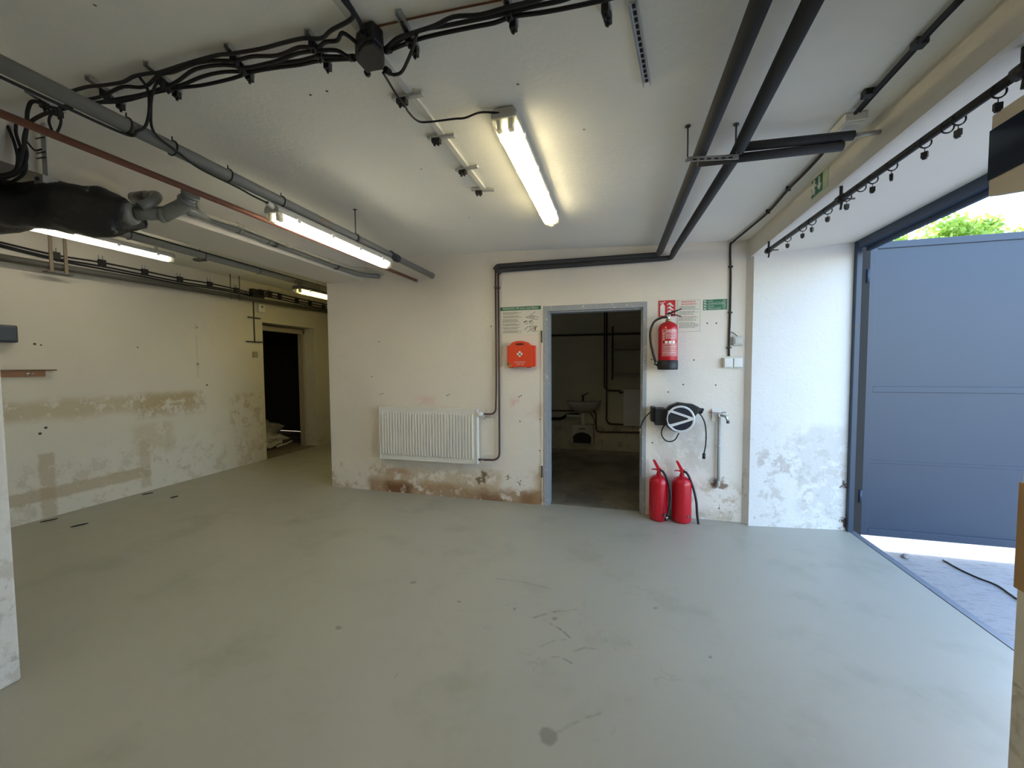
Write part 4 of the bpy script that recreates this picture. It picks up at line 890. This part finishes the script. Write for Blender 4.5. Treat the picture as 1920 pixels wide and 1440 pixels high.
# heating pipes
p1 = ow(929, 505, 0.03).x; p2 = ow(934, 512, 0.03).x
solo('heating_pipe', MB().tube(rnd([(p1, 3.90, 2.42), (p1, 3.90, vz+0.30), (p1-0.008, 3.895, vz), (rx1+0.07, vy, vz)], 0.10, 8), 0.0095, 12), M_copper, 'brown heating pipe down the back wall to the upper radiator valve', 'pipe')
solo('heating_pipe', MB().tube(rnd([(p2, 3.90, 2.37), (p2+0.003, 3.90, 1.2), (p2, 3.90, rz0+0.045), (rx1+0.07, vy, rz0+0.045)], 0.12, 8), 0.0105, 12), M_copper, 'brown heating pipe down the back wall to the lower radiator valve', 'pipe')
solo('pipe_clip', MB().box((p1-0.012, 3.885, ow(930, 540).z-0.012), (p2+0.012, YW, ow(930, 540).z+0.006)), M_dsteel, 'small clip holding the two brown pipes near the top', 'clip')
a = ow(912, 768); solo('bent_wire', MB().tube(rnd([ow(911, 767, .006), ow(911, 782, .006), ow(920, 782, .006), ow(916, 777, .006), ow(907, 786, .006)], 0.01), 0.0018, 5), M_dsteel, 'thin bent wire on the wall beside the radiator valve', 'wire')

# posters and signs on the back wall
U, VV = V((1, 0, 0)), V((0, 0, 1))
def plate(x0, y0, x1, y1): a = ow(x0, y0); b = ow(x1, y1); return a.x, b.x, b.z, a.z   # x0, x1, z0, z1
def lines(mb, X0, X1, z0, z1, n, y, gaps=(), seed=1, th=0.35):
    R = random.Random(seed); st_ = (z1-z0)/n
    for k in range(n):
        if k in gaps: continue
        zz = z1-(k+0.5)*st_; e = X0+(X1-X0)*R.uniform(0.72, 1.0); x = X0+(X1-X0)*R.uniform(0, .04)
        while x < e:
            w_ = R.uniform(0.006, 0.022); mb.box((x, y, zz-st_*th/2), (min(x+w_, e), y+0.0004, zz+st_*th/2)); x += w_+0.004
    return mb
X0, X1, Z0, Z1 = plate(938, 577, 1015, 627)
Z1 = ow(976, 575).z; Z0 = ow(976, 629).z
ps = thing('first_aid_poster', 'poster with green heading about first aid for electric shock', 'poster', ((X0+X1)/2, YW, Z0))
W_, H_ = X1-X0, Z1-Z0; y = YW-0.004
build('sheet', MB().box((X0, y, Z0), (X1, YW, Z1)), M_paper, ps)
ghd = build('green_header', MB().box((X0, y-0.0008, Z1-H_*0.125), (X1, y+0.001, Z1)), M_green, ps)
build('heading_lettering', text_mb('PRVNÍ POMOC PŘI ÚRAZU ELEKTŘINOU', (X0+W_*0.07, y-0.0012, Z1-H_*0.095), U, VV, H_*0.095, width=W_*0.86, thick=0.0004), M_signw, ghd)
build('body_text', lines(MB(), X0+W_*0.06, X0+W_*0.54, Z0+H_*0.09, Z1-H_*0.17, 24, y-0.001, (3, 7, 12, 16, 20), 3, 0.55), M_ink, ps)
def pu(u, v): return V((X0+W_*u, y-0.0012, Z0+H_*v))
dm = MB()
for pts in ([(.64, .62), (.72, .66), (.80, .74), (.86, .80)], [(.62, .63), (.70, .60), (.76, .58), (.86, .54), (.92, .55)], [(.72, .64), (.80, .66), (.88, .64), (.94, .60)], [(.74, .60), (.80, .64), (.84, .60), (.78, .57), (.74, .60)],
            [(.60, .44), (.63, .39), (.67, .41), (.67, .46)], [(.72, .44), (.75, .39), (.80, .41), (.80, .47)],
            [(.60, .18), (.66, .27), (.72, .30), (.76, .24), (.70, .14), (.66, .12)], [(.72, .30), (.78, .33), (.82, .28), (.80, .20), (.74, .18)], [(.76, .14), (.84, .13), (.92, .14)]):
    dm.tube(cr([pu(*p) for p in pts], 4), 0.0016, 5)
build('line_drawings', dm, M_inkd, ps)
dm = MB(); dm.tube([pu(.58, .45), pu(.66, .50)], 0.004, 5).tube([pu(.71, .46), pu(.78, .50)], 0.004, 5)
build('black_marks', dm, M_inkd, ps)
build('red_hand', MB().tube([pu(.85, .16), pu(.86, .24)], 0.005, 6).tube([pu(.86, .24), pu(.83, .31)], 0.002, 5).tube([pu(.86, .24), pu(.87, .33)], 0.002, 5).tube([pu(.86, .24), pu(.91, .31)], 0.002, 5), mat('dark_red_ink', (0.30, 0.03, 0.03), 0.6), ps)
# first aid case
a = ow(951, 648, .07); b = ow(1003, 688, .07); top = ow(976, 639, .07).z
X0, X1, Z0, Z1 = a.x, b.x, b.z, a.z; Wd = X1-X0
fa = thing('first_aid_box', 'orange red first aid case hung on the back wall beside the doorway', 'first aid box', ((X0+X1)/2, YW, Z0))
xc = X0+Wd*0.46
out = [(X0, Z0+0.01), (X0+0.008, Z0), (X1-0.03, Z0), (X1-0.022, Z0+0.01), (X1-0.022, Z1-0.005), (X1-0.03, Z1), (xc+0.10, Z1+0.004)] + [(xc+0.10*math.cos(t_), Z1+0.004+(top-Z1-0.004)*math.sin(t_)) for t_ in [PI*k/10 for k in range(1, 10)]] + [(xc-0.10, Z1+0.004), (X0+0.008, Z1), (X0, Z1-0.01)]
build('case', MB().poly([(x, YW-0.075, z) for x, z in out], (0, 0.07, 0)), M_orange, fa, bevel=0.005)
build('back_shell', MB().box((X1-0.024, YW-0.06, Z0+0.004), (X1, YW, Z1-0.004)), M_orange, fa, bevel=0.005)
for x in (X0+0.04, X1-0.07): build('foot', MB().box((x-0.02, YW-0.055, Z0-0.008), (x+0.02, YW-0.01, Z0+0.001)), M_orange, fa, bevel=0.002)
ho = MB(); ho.poly([(xc+0.048*math.cos(t_), YW-0.0756, Z1+0.011+0.011*math.sin(t_)) for t_ in [2*PI*k/20 for k in range(20)]], (0, 0.002, 0)); build('handle_opening', ho, mat('dark_red_plastic', (0.14, 0.012, 0.008), 0.5), fa)
yc = YW-0.0765; zc = Z0+(Z1-Z0)*0.60
build('white_cross', MB().box((xc-0.0095, yc, zc-0.028), (xc+0.0095, yc+0.002, zc+0.028)).box((xc-0.028, yc, zc-0.0095), (xc+0.028, yc+0.0019, zc+0.0095)), M_signw, fa)
build('lettering', merge(text_mb('PRVNÍ POMOC', (xc-0.055, yc, Z0+0.044), U, VV, 0.017, width=0.115, thick=0.0004), text_mb('FIRST AID', (xc-0.036, yc, Z0+0.022), U, VV, 0.017, width=0.078, thick=0.0004)), M_signw, fa)
build('corner_label', MB().poly([(X0+0.001, yc+.0006, Z0+0.018), (X0+0.001, yc+.0006, Z0+0.055), (X0+0.03, yc+.0006, Z0+0.018)], (0, .001, 0)), M_green, fa)
build('corner_stripe', MB().box((X0+0.001, yc+.0006, Z0+0.006), (X0+0.05, yc+0.0018, Z0+0.017)), mat('yellow_ink', (0.45, 0.30, 0.03), 0.5), fa)
# red fire extinguisher sign
X0, X1, Z0, Z1 = plate(1235, 564, 1266, 593)
fs = thing('extinguisher_sign', 'red square sign with white extinguisher and flames', 'sign', ((X0+X1)/2, YW, Z0)); W_, H_ = X1-X0, Z1-Z0; y = YW-0.004
build('plate', MB().box((X0, y, Z0), (X1, YW, Z1)), M_signred, fs)
def su(u, v): return V((X0+W_*u, y-0.0008, Z0+H_*v))
build('extinguisher_symbol', MB().poly([su(.10, .06), su(.38, .06), su(.38, .66), su(.32, .74), su(.16, .74), su(.10, .66)], (0, .001, 0)).poly([su(.18, .74), su(.30, .74), su(.30, .82), su(.18, .82)], (0, .001, 0)).tube([su(.07, .78), su(.12, .88), su(.24, .86), su(.40, .92)], 0.004, 5), M_signw, fs)
fl = MB()
for dz in (0.0, 0.22, 0.45): fl.poly([su(*p) for p in ((.50, .22+dz), (.62, .30+dz), (.74, .20+dz), (.92, .14+dz), (.88, .22+dz), (.78, .30+dz), (.70, .42+dz), (.64, .38+dz), (.56, .36+dz))], (0, .001, 0))
build('flame_symbol', fl, M_signw, fs)
# fire notice
X0, X1, Z0, Z1 = plate(1270, 563, 1313, 622)
fn = thing('fire_notice', 'white framed notice with small grey text behind the extinguisher lever', 'notice', ((X0+X1)/2, YW, Z0)); W_, H_ = X1-X0, Z1-Z0; y = YW-0.003
build('sheet', MB().box((X0, y, Z0), (X1, YW, Z1)), M_paper, fn)
build('border', MB().box((X0+.003, y-.0006, Z0+.003), (X0+.005, y, Z1-.003)).box((X1-.005, y-.0006, Z0+.003), (X1-.003, y, Z1-.003)).box((X0+.003, y-.0006, Z0+.003), (X1-.003, y, Z0+.005)).box((X0+.003, y-.0006, Z1-.005), (X1-.003, y, Z1-.003)), M_ink, fn)
build('heading', lines(MB(), X0+.03, X1-.03, Z1-.05, Z1-.008, 2, y-.001, (), 5, .5), M_pink, fn)
build('body_text', lines(MB(), X0+.012, X1-.012, Z0+.035, Z1-.055, 22, y-.001, (4, 9, 15), 8, .5), M_ink, fn)
build('red_lines', lines(MB(), X0+.02, X1-.02, Z0+H_*.46, Z0+H_*.50, 1, y-.0014, (), 4, .35), M_pink, fn)
# emergency numbers
X0, X1, Z0, Z1 = plate(1319, 562, 1363, 581); Z1 = ow(1340, 561.5).z; Z0 = ow(1340, 581).z
en = thing('emergency_numbers_sign', 'green sign with four rows of emergency phone numbers', 'sign', ((X0+X1)/2, YW, Z0)); W_, H_ = X1-X0, Z1-Z0; y = YW-0.004
build('plate', MB().box((X0, y, Z0), (X1, YW, Z1)), M_green, en)
tx = None; rh = H_/4
for k, (n_, no) in enumerate((('HASIČI', '150'), ('ZÁCHRANNÁ SLUŽBA', '155'), ('POLICIE', '158'), ('TÍSŇOVÉ VOLÁNÍ', '112'))):
    zz = Z1-(k+0.74)*rh
    t1 = text_mb(n_, (X0+W_*.19, y-.0004, zz), U, VV, rh*.58, thick=.0006); t2 = text_mb(no, (X0+W_*.80, y-.0004, zz), U, VV, rh*.75, thick=.0006)
    tx = merge(t1, t2) if tx is None else merge(merge(tx, t1), t2)
build('lettering', tx, M_signw, en)
ic = MB()
for k in range(4):
    zz = Z1-(k+0.5)*rh; ic.lathe([(rh*.26, 0), (rh*.26, .001)], (X0+W_*.05, y-.001, zz), (0, 1, 0), 8); ic.box((X0+W_*.08, y-.001, zz-rh*.2), (X0+W_*.13, y, zz+rh*.1))
    if k: ic.box((X0+.002, y-.0008, Z1-k*rh-.0006), (X1-.002, y, Z1-k*rh+.0006))
build('row_symbols', ic, M_signw, en)
# switch box, sockets
a = ow(1384, 639, .03); a.y = YW; sw = thing('cable_outlet', 'small grey square outlet box right of the cable on the back wall', 'switch', tuple(a))
build('box', MB().box(a+V((-.038, -.035, -.04)), a+V((.036, 0, .04))), M_lgrey, sw, bevel=0.005)
build('cover', MB().box(a+V((-.028, -.040, -.028)), a+V((.028, -.034, .028))), M_lgrey, sw, bevel=0.003)
solo('cable', MB().tube(cr([ow(1369, 622, .012), ow(1375, 624, .012), ow(1381, 629, .012), ow(1383, 633, .015)]), 0.003, 6), M_cable, 'short thin black cable into the small grey outlet box', 'cable')
a = ow(1375, 680, .04); a.y = YW; sk = thing('wall_socket', 'white double socket with closed lids at the end of the cable', 'socket', tuple(a))
build('base', MB().box(a+V((-.078, -.030, -.045)), a+V((.072, 0, .045))), M_white, sk, bevel=0.004)
for dx in (-.038, .038): build('socket_lid', MB().box(a+V((dx-.034, -.045, -.040)), a+V((dx+.034, -.029, .040))), M_white, sk, bevel=0.004)

# fire extinguishers
def extinguisher(loc, label, base_black, hose, lever_dir, group=None, wall=False, lname='carry_handle'):
    e = thing('fire_extinguisher', label, 'fire extinguisher', loc, group); r = 0.083; h = 0.405 if wall else 0.40
    pr = [(r*.80, 0.0), (r*.93, .008), (r, .03), (r, h-.055), (r*.96, h-.03), (r*.80, h-.008), (r*.50, h+.008), (r*.26, h+.014), (.018, h+.02), (.018, h+.035)]
    build('cylinder', MB().lathe(pr, seg=32), M_red, e, world=False)
    if base_black: build('base_ring', MB().lathe([(r+.003, -.012), (r+.005, 0.0), (r+.005, .070), (r+.001, .073)], seg=32), M_black, e, world=False)
    build('neck_ring', MB().lathe([(.020, h+.015), (.024, h+.022), (.020, h+.036)], seg=16), M_brass if wall else M_red, e, world=False)
    build('valve', MB().lathe([(.014, h+.03), (.017, h+.045), (.014, h+.075)], seg=14).box((-.016, -.014, h+.05), (.016, .014, h+.08)), M_chrome if wall else M_red, e, world=False, bevel=.002)
    L = lever_dir
    if wall:
        build('lever', MB().poly([(-.02, -.012, h+.085), (.02, -.012, h+.100), (.112, -.012, h+.130), (.115, -.012, h+.124), (.04, -.012, h+.090), (-.01, -.012, h+.072)], (0, .024, 0)), M_black, e, world=False, bevel=.002)
        build('carry_handle', MB().poly([(0, -.012, h+.078), (.06, -.012, h+.078), (.112, -.012, h+.058), (.112, -.012, h+.052), (.06, -.012, h+.070), (0, -.012, h+.066)], (0, .024, 0)), M_black, e, world=False, bevel=.002)
    else:
        build('lever', MB().poly([(.012, -.013, h+.075), (.022, -.013, h+.060), (-.012, -.013, h+.055), (-.055, -.013, h+.150), (-.046, -.013, h+.158), (-.030, -.013, h+.150)], (0, .026, 0)), M_red, e, world=False, bevel=.002)
        build('carry_handle', MB().poly([(0, -.012, h+.066), (-.035, -.012, h+.072), (-.065, -.012, h+.066), (-.065, -.012, h+.060), (-.035, -.012, h+.062), (0, -.012, h+.052)], (0, .024, 0)), M_red, e, world=False, bevel=.002)
        build('safety_pin', MB().torus((.035, -.01, h+.075), (0, 1, .3), .014, .0016, 16, 5), M_chrome, e, world=False)
        build('pressure_cap', MB().lathe([(.014, 0), (.012, .006)], (.045, -.068, .07), (.5, -.8, 0), 12), M_dsteel, e, world=False)
    hz = build('hose', MB().tube(cr([V(p) for p in hose]), .0105, 10), M_black, e, world=False)
    hp, hq = V(hose[-1]), V(hose[-2]); dd = (hp-hq).normalized()
    build('nozzle', MB().tube([hp, hp+dd*.018], .0115, 10), M_chrome, hz, world=False)
    build('nozzle_tip', MB().tube([hp+dd*.018, hp+dd*.036], .013, 10), M_black, hz, world=False)
    return e
h = 0.40; D2 = 3.93
pA = on(1234, 972, 2, 0); pB = on(1276, 973, 2, 0)
extinguisher((pA.x, YW-0.10, 0.0), 'red fire extinguisher on the floor, hose folded in front, nearer the doorway', False, [(.012, -.01, h+.065), (.04, -.03, h+.045), (.075, -.055, h-.03), (.095, -.075, h-.13), (.088, -.09, h-.23), (.068, -.098, h-.31), (.062, -.098, h-.335)], -1, 'extinguishers on the floor')
extinguisher((pB.x, YW-0.10, 0.0), 'red fire extinguisher on the floor, hose hanging to the right', False, [(.012, -.01, h+.065), (.045, -.02, h+.04), (.085, -.03, h-.06), (.115, -.035, h-.19), (.125, -.035, h-.31), (.135, -.035, h-.385), (.137, -.035, h-.400)], -1, 'extinguishers on the floor')
zb_ = on(1252, 693, 1, YW-0.10).z; xw = on(1252, 650, 1, YW-0.10).x
we = extinguisher((xw, YW-0.105, zb_+0.012), 'red fire extinguisher with black base and label hanging on the wall', True, [(-.012, -.01, h+.06), (-.06, -.01, h+.055), (-.12, -.01, h+.02), (-.150, -.01, h-.06), (-.148, -.01, h-.16), (-.125, -.012, h-.27), (-.108, -.012, h-.33), (-.10, -.012, h-.345)], 1, wall=True)
build('hose_holder', MB().box((-.115, -.02, .03), (-.07, .012, .055)), M_black, we, world=False, bevel=.003)
build('wall_bracket', MB().box((-.02, .07, .30), (.02, .104, .40)).box((-.03, .085, .36), (.03, .1045, .42)), M_dsteel, we, world=False)
# label sheet printed around the wall cylinder
lbm = MB(); r = .0842
def cy(a, z): return V((r*math.sin(a), -r*math.cos(a), z))
def cband(m_, a0, a1, z0, z1):
    n_ = max(1, int((a1-a0)/.12)); 
    for k in range(n_):
        p, q_ = a0+(a1-a0)*k/n_, a0+(a1-a0)*(k+1)/n_; m_.face([cy(p, z0), cy(q_, z0), cy(q_, z1), cy(p, z1)])
def cframe(m_, a0, a1, z0, z1, t_=.0022): 
    cband(m_, a0, a1, z0, z0+t_); cband(m_, a0, a1, z1-t_, z1); cband(m_, a0, a0+.03, z0, z1); cband(m_, a1-.03, a1, z0, z1)
for z0, z1 in ((.320, .343), (.215, .313), (.185, .211), (.141, .178), (.110, .137)): cframe(lbm, -.70, .95, z0, z1)
R_ = random.Random(4)
for zz, th, a_0 in [(q_[0]*.925, q_[1], q_[2]) for q_ in ((.357, .007, -.3), (.325, .003, -.35), (.315, .003, -.35), (.305, .003, -.35), (.295, .003, -.35), (.285, .003, -.35), (.214, .003, -.6), (.208, .003, -.6), (.182, .003, -.6), (.172, .003, -.6), (.163, .003, -.6), (.139, .003, -.6), (.130, .003, -.6))]:
    a_ = a_0
    while a_ < .85:
        w_ = R_.uniform(.05, .22); cband(lbm, a_, min(a_+w_, .88), zz-th/2, zz+th/2); a_ += w_+.04
for a_ in (-.40, -.02, .36): cband(lbm, a_, a_+.28, .221, .243)
for zz in (.298, .278, .258): cband(lbm, -.58, -.46, zz-.006, zz+.006)
build('label_print', lbm, M_signw, we, world=False)

# hose reel
RY = YW-0.115; rc = on(1274, 784, 1, RY-0.05)
hr = thing('hose_reel', 'black wall hose reel with a silver ring and arrow on its front', 'hose reel', (rc.x, YW, rc.z))
R0 = on(1303, 784, 1, RY-0.05).x - rc.x
build('drum', MB().lathe([(R0*.90, -.09), (R0*1.02, -.075), (R0*1.04, -.03), (R0*1.04, .0), (R0*.98, .012)], rc+V((0, 0.03, 0)), (0, -1, 0), 40), M_navy, hr)
hs = [rc+V((R0*1.08*math.cos(t_), -.005, R0*1.10*math.sin(t_))) for t_ in [math.radians(q_) for q_ in (200, 165, 130, 95)]] + [rc+V((R0*.9, -.005, R0*.98)), rc+V((R0*1.30, -.005, R0*.78)), rc+V((R0*1.25, -.005, R0*.42))]
build('shell', MB().poly(hs + [rc+V((R0*.6, -.005, -R0*.3)), rc+V((-R0*.5, -.005, -R0*.8))], (0, .085, 0)), M_black, hr, bevel=.01)
build('outlet', MB().tube([rc+V((R0*1.15, .03, R0*.62)), rc+V((R0*1.48, .03, R0*.50))], .022, 12).tube([rc+V((R0*1.42, .03, R0*.53)), rc+V((R0*1.52, .03, R0*.48))], .027, 12), M_black, hr)
build('wall_mount', MB().box(rc+V((-R0*1.85, .03, -R0*.35)), rc+V((-R0*1.55, .165, R0*.70))).box(rc+V((-R0*1.62, .0, -R0*.55)), rc+V((-R0*.9, .16, R0*.62))), M_black, hr, bevel=.004)
yf = rc.y-.0645
build('silver_ring', MB().torus((rc.x, yf+.004, rc.z), (0, 1, 0), R0*.86, R0*.075, 48, 8, 0, 6.2831), M_silver, hr)
def ru(u, v): return V((rc.x+u*R0, yf-.004, rc.z+v*R0))
build('silver_arrow', MB().poly([ru(-.86, .52), ru(-.62, .62), ru(.86, .10), ru(.86, -.02), ru(-.66, -.60), ru(-.84, -.44), ru(.45, -.02), ru(.50, .03), ru(.42, .10)], (0, .01, 0)), M_silver, hr, bevel=.001)
build('arrow_centre', MB().poly([ru(-.95, .40), ru(.38, .06), ru(.40, 0.0), ru(-.90, -.40)], (0, .008, 0)), M_black, hr)
build('face_disc', MB().lathe([(R0*.84, 0), (R0*.82, .004)], (rc.x, yf+.010, rc.z), (0, -1, 0), 40), M_navy, hr)
def rh_(x, y, o=0.10): return on(x, y, 1, YW-o)
oh_ = build('outlet_hose', MB().tube(cr([rh_(1309, 773), rh_(1316, 781), rh_(1322, 795), rh_(1324, 815), rh_(1323, 835), rh_(1320, 850)]), .0058, 8), M_black, hr)
build('outlet_plug', MB().tube([rh_(1320, 850), rh_(1319.5, 860)], .013, 10), M_black, oh_)
ih_ = build('inlet_hose', MB().tube(cr([rh_(1248, 767, .07), rh_(1238, 765, .09), rh_(1225, 769, .1), rh_(1212, 780, .1), rh_(1204, 793, .1), rh_(1200, 804, .1)]), .0058, 8), M_black, hr)
build('inlet_fitting', MB().tube([rh_(1200, 804), rh_(1199.5, 809)], .008, 8), M_brass, ih_)
build('hose_loop', MB().tube(cr([rh_(1246, 797, .05), rh_(1241, 806, .05), rh_(1241, 816, .05), rh_(1247, 825, .05), rh_(1256, 828, .05), rh_(1266, 824, .05), rh_(1273, 812, .05)]), .0058, 8), M_black, hr)
# water tap with its riser
ta = ow(1347, 778); tb2 = ow(1346, 905); tpx = ow(1347, 800).x
wt = thing('water_tap', 'metal water tap on a grey riser pipe right of the hose reel', 'tap', (tpx, YW, tb2.z))
build('riser_pipe', MB().tube([(tpx, YW-.03, tb2.z), (tpx, YW-.03, ta.z)], .0135, 14), mat('grey_riser', (0.36, 0.36, 0.33), 0.5), wt)
build('pipe_coupling', MB().tube([(tpx, YW-.03, ow(1345, 835).z-.008), (tpx, YW-.03, ow(1345, 835).z+.008)], .017, 12).box((tpx-.006, YW-.03, ow(1345, 835).z-.006), (tpx+.006, YW, ow(1345, 835).z+.006)), M_galv, wt)
build('wall_plate', MB().box((tpx-.06, YW-.012, ta.z-.055), (tpx+.015, YW, ta.z+.055)), M_white, wt, bevel=.003)
tb_ = build('tap_body', MB().tube([(tpx, YW-.03, ta.z), (tpx, YW-.075, ta.z+.006)], .018, 12).tube(rnd([(tpx, YW-.07, ta.z+.006), (tpx+.04, YW-.09, ta.z), (tpx+.055, YW-.09, ta.z-.045)], .02), .012, 10), M_chrome, wt)
build('spout_end', MB().tube([(tpx+.055, YW-.09, ta.z-.040), (tpx+.056, YW-.09, ta.z-.062)], .013, 10), M_dsteel, tb_)
build('tap_lever', MB().tube([(tpx, YW-.055, ta.z+.02), (tpx+.03, YW-.075, ta.z+.035), (tpx+.062, YW-.08, ta.z+.01)], .006, 8), M_chrome, tb_)
build('stop_lever', MB().tube([(tpx-.085, YW-.02, ta.z+.025), (tpx-.0, YW-.03, ta.z+.022)], .0035, 6).tube([(tpx-.062, YW-.02, ta.z+.045), (tpx-.062, YW-.02, ta.z-.03)], .0035, 6), mat('rusty_red_lever', (0.35, 0.14, 0.10), 0.6), wt)
build('bottom_elbow', MB().tube(rnd([(tpx, YW-.03, tb2.z+.03), (tpx, YW-.03, tb2.z-.02), (tpx-.01, YW+.0, tb2.z-.03)], .02), .017, 10), M_pvc2, wt)
solo('wall_stop_valve', MB().tube([ow(1341, 902, .0), ow(1341, 902, .05)], .014, 10).torus(ow(1339, 911, .02), (0, 1, 0), .022, .003, 16, 5, 0.3, 3.6), M_dsteel, 'small dark stop valve in the broken plaster at the foot of the riser', 'valve')

# ================================================================== store room behind the doorway
BY = 6.75
def ob(x, y, off=0.0): return on(x, y, 1, BY-off)
# basin
c = ob(1093, 757, 0.25); x0 = ob(1060, 757, .25).x; x1 = ob(1125, 757, .25).x; hw = (x1-x0)/2
ws = thing('wash_basin', 'white wash basin on the far wall of the store room', 'wash basin', (c.x, BY, c.z-.15))
b = bmesh.new(); rings = []
prof = [(1.0, .035, 1.0), (1.0, .02, 1.0), (.97, -.02, .97), (.85, -.08, .85), (.60, -.13, .65), (.35, -.155, .4)]
seg = 28
for k, dz, f in prof: rings.append([b.verts.new((c.x+hw*k*math.cos(t_), BY-0.01-(0.44*f*max(0.0, math.sin(t_))**0.7 if math.sin(t_) > 0 else 0), c.z+dz)) for t_ in [PI*j/seg for j in range(seg+1)]])
inn = [(.90, .035), (.80, -.03), (.5, -.09)]
for k, dz in inn: rings.insert(0, [b.verts.new((c.x+hw*k*math.cos(t_), BY-0.05-(0.36*k*max(0.0, math.sin(t_))**0.7), c.z+dz)) for t_ in [PI*j/seg for j in range(seg+1)]])
for A_, B_ in zip(rings, rings[1:]):
    for j in range(seg): fc = b.faces.new((A_[j], A_[j+1], B_[j+1], B_[j])); fc.smooth = True
b.faces.new(rings[-1]); b.faces.new(rings[0])
for A_, B_ in zip(rings[3:], rings[4:]): b.faces.new((A_[0], B_[0], B_[-1], A_[-1]))
m_ = MB(); m_.b.free(); m_.b = b; build('bowl', m_, M_ceram, ws)
fx = ob(1093, 742, .1); build('faucet', MB().tube(rnd([(fx.x, BY-.10, c.z+.03), (fx.x, BY-.10, c.z+.13), (fx.x, BY-.22, c.z+.11)], .03), .016, 10).tube([(fx.x, BY-.10, c.z+.12), (fx.x+.09, BY-.12, c.z+.17)], .009, 8), M_dsteel, ws)
tz = c.z-.16; build('drain_trap', MB().tube(rnd([(c.x+.0, BY-.2, tz), (c.x, BY-.2, tz-.20), (c.x-.02, BY-.12, tz-.22)], .04), .03, 12).tube([(c.x-.28, BY-.12, tz-.06), (c.x, BY-.17, tz-.06)], .022, 10), M_white, ws)
build('supply_hose', MB().tube(cr([(c.x+.05, BY-.10, tz+.05), (c.x+.14, BY-.1, tz-.05), (c.x+.18, BY-.1, tz-.18), (c.x+.10, BY-.1, tz-.25)]), .008, 6), M_dsteel, ws)
# small boiler
a = ob(1071, 797, .28); b_ = ob(1112, 835, .28)
bo = thing('water_heater', 'small white water heater with a dark front under the wash basin', 'water heater', ((a.x+b_.x)/2, BY, b_.z))
build('body', MB().box((a.x, BY-.28, b_.z), (b_.x, BY, a.z)), M_ceram, bo, bevel=.03)
w_ = b_.x-a.x; h_ = a.z-b_.z
build('dark_front', MB().poly([(a.x+w_*u, BY-.286, b_.z+h_*v) for u, v in ((.10, .08), (.90, .08), (.92, .42), (.78, .58), (.5, .66), (.22, .58), (.08, .42))], (0, .01, 0)), M_black, bo, bevel=.01)
build('vent_slot', MB().box((a.x+w_*.35, BY-.284, b_.z+h_*.80), (a.x+w_*.65, BY-.276, b_.z+h_*.84)), M_black, bo)
# room radiator
a = ob(1169, 730, .1); b_ = ob(1215, 800, .1)
rr_ = thing('small_radiator', 'dim white panel radiator on the far wall of the store room', 'radiator', (a.x+.2, BY, b_.z))
mb = MB().box((a.x, BY-.10, b_.z), (a.x+.62, BY-.06, a.z))
for k in range(9): mb.box((a.x+.04+k*.06, BY-.108, b_.z+.05), (a.x+.07+k*.06, BY-.099, a.z-.05))
build('panel', mb, M_rad, rr_, bevel=.003); build('wall_bracket', MB().box((a.x+.1, BY-.06, b_.z+.1), (a.x+.14, BY, a.z-.1)), M_dsteel, rr_)
build('valve', MB().tube([(a.x-.06, BY-.08, a.z-.05), (a.x, BY-.08, a.z-.05)], .016, 8).tube([(a.x-.05, BY-.08, a.z-.05), (a.x-.05, BY-.13, a.z-.05)], .02, 8), M_dsteel, rr_)
# pipes in the store room
def op(pts, off, r, name, label, m_=M_copper): return solo(name, MB().tube(rnd([ob(x, y, off) for x, y in pts], .08), r, 10), m_, label, 'pipe', 'pipes in the store room')
op([(1000, 630), (1225, 625)], .04, .018, 'wall_pipe', 'horizontal dark pipe high across the store room wall', mat('green_grey_pipe', (0.08, 0.085, 0.06), 0.5))
op([(1134, 560), (1133, 727), (1140, 732), (1164, 733)], .09, .014, 'heating_pipe', 'left dark vertical pipe in the store room, bending to the upper radiator valve')
op([(1138, 560), (1137, 790), (1144, 795), (1169, 796)], .09, .014, 'heating_pipe', 'right dark vertical pipe in the store room, bending to the foot of the radiator')
op([(1000, 770), (1058, 770), (1117, 770), (1118, 810), (1225, 811)], .05, .014, 'water_pipe', 'dark pipe passing under the basin and stepping down to the right', mat('brown_pipe', (0.10, 0.06, 0.04), 0.5))
op([(1000, 785), (1054, 785), (1064, 777), (1085, 777)], .10, .026, 'waste_pipe', 'black waste pipe left below the basin', M_black)
# shelves
sx0 = ob(1148, 660, .3).x
up = thing('shelf_rail', 'thin dark vertical rail carrying the two shelves in the store room', 'rail', (sx0, BY, 1.5))
build('rail', MB().box((sx0-.012, BY-.02, ob(1147, 712, 0).z), (sx0+.012, BY, ob(1147, 612, 0).z)), M_dark, up)
for yy, lb in ((650, 'upper'), (697, 'lower')):
    z_ = ob(1170, yy+4, .30).z; s_ = thing('shelf', lb + ' dim shelf on the far wall of the store room', 'shelf', (sx0+.4, BY, z_), 'shelves in the store room')
    build('board', MB().box((sx0-.0, BY-.32, z_-.02), (1.45, BY-.02, z_)), mat('shelf_board', (0.30, 0.27, 0.22), 0.6), s_)
    build('bracket', MB().poly([(sx0, BY-.02, z_-.02), (sx0, BY-.30, z_-.02), (sx0, BY-.30, z_-.035), (sx0, BY-.02, z_-.10)], (.008, 0, 0)), M_dark, s_)
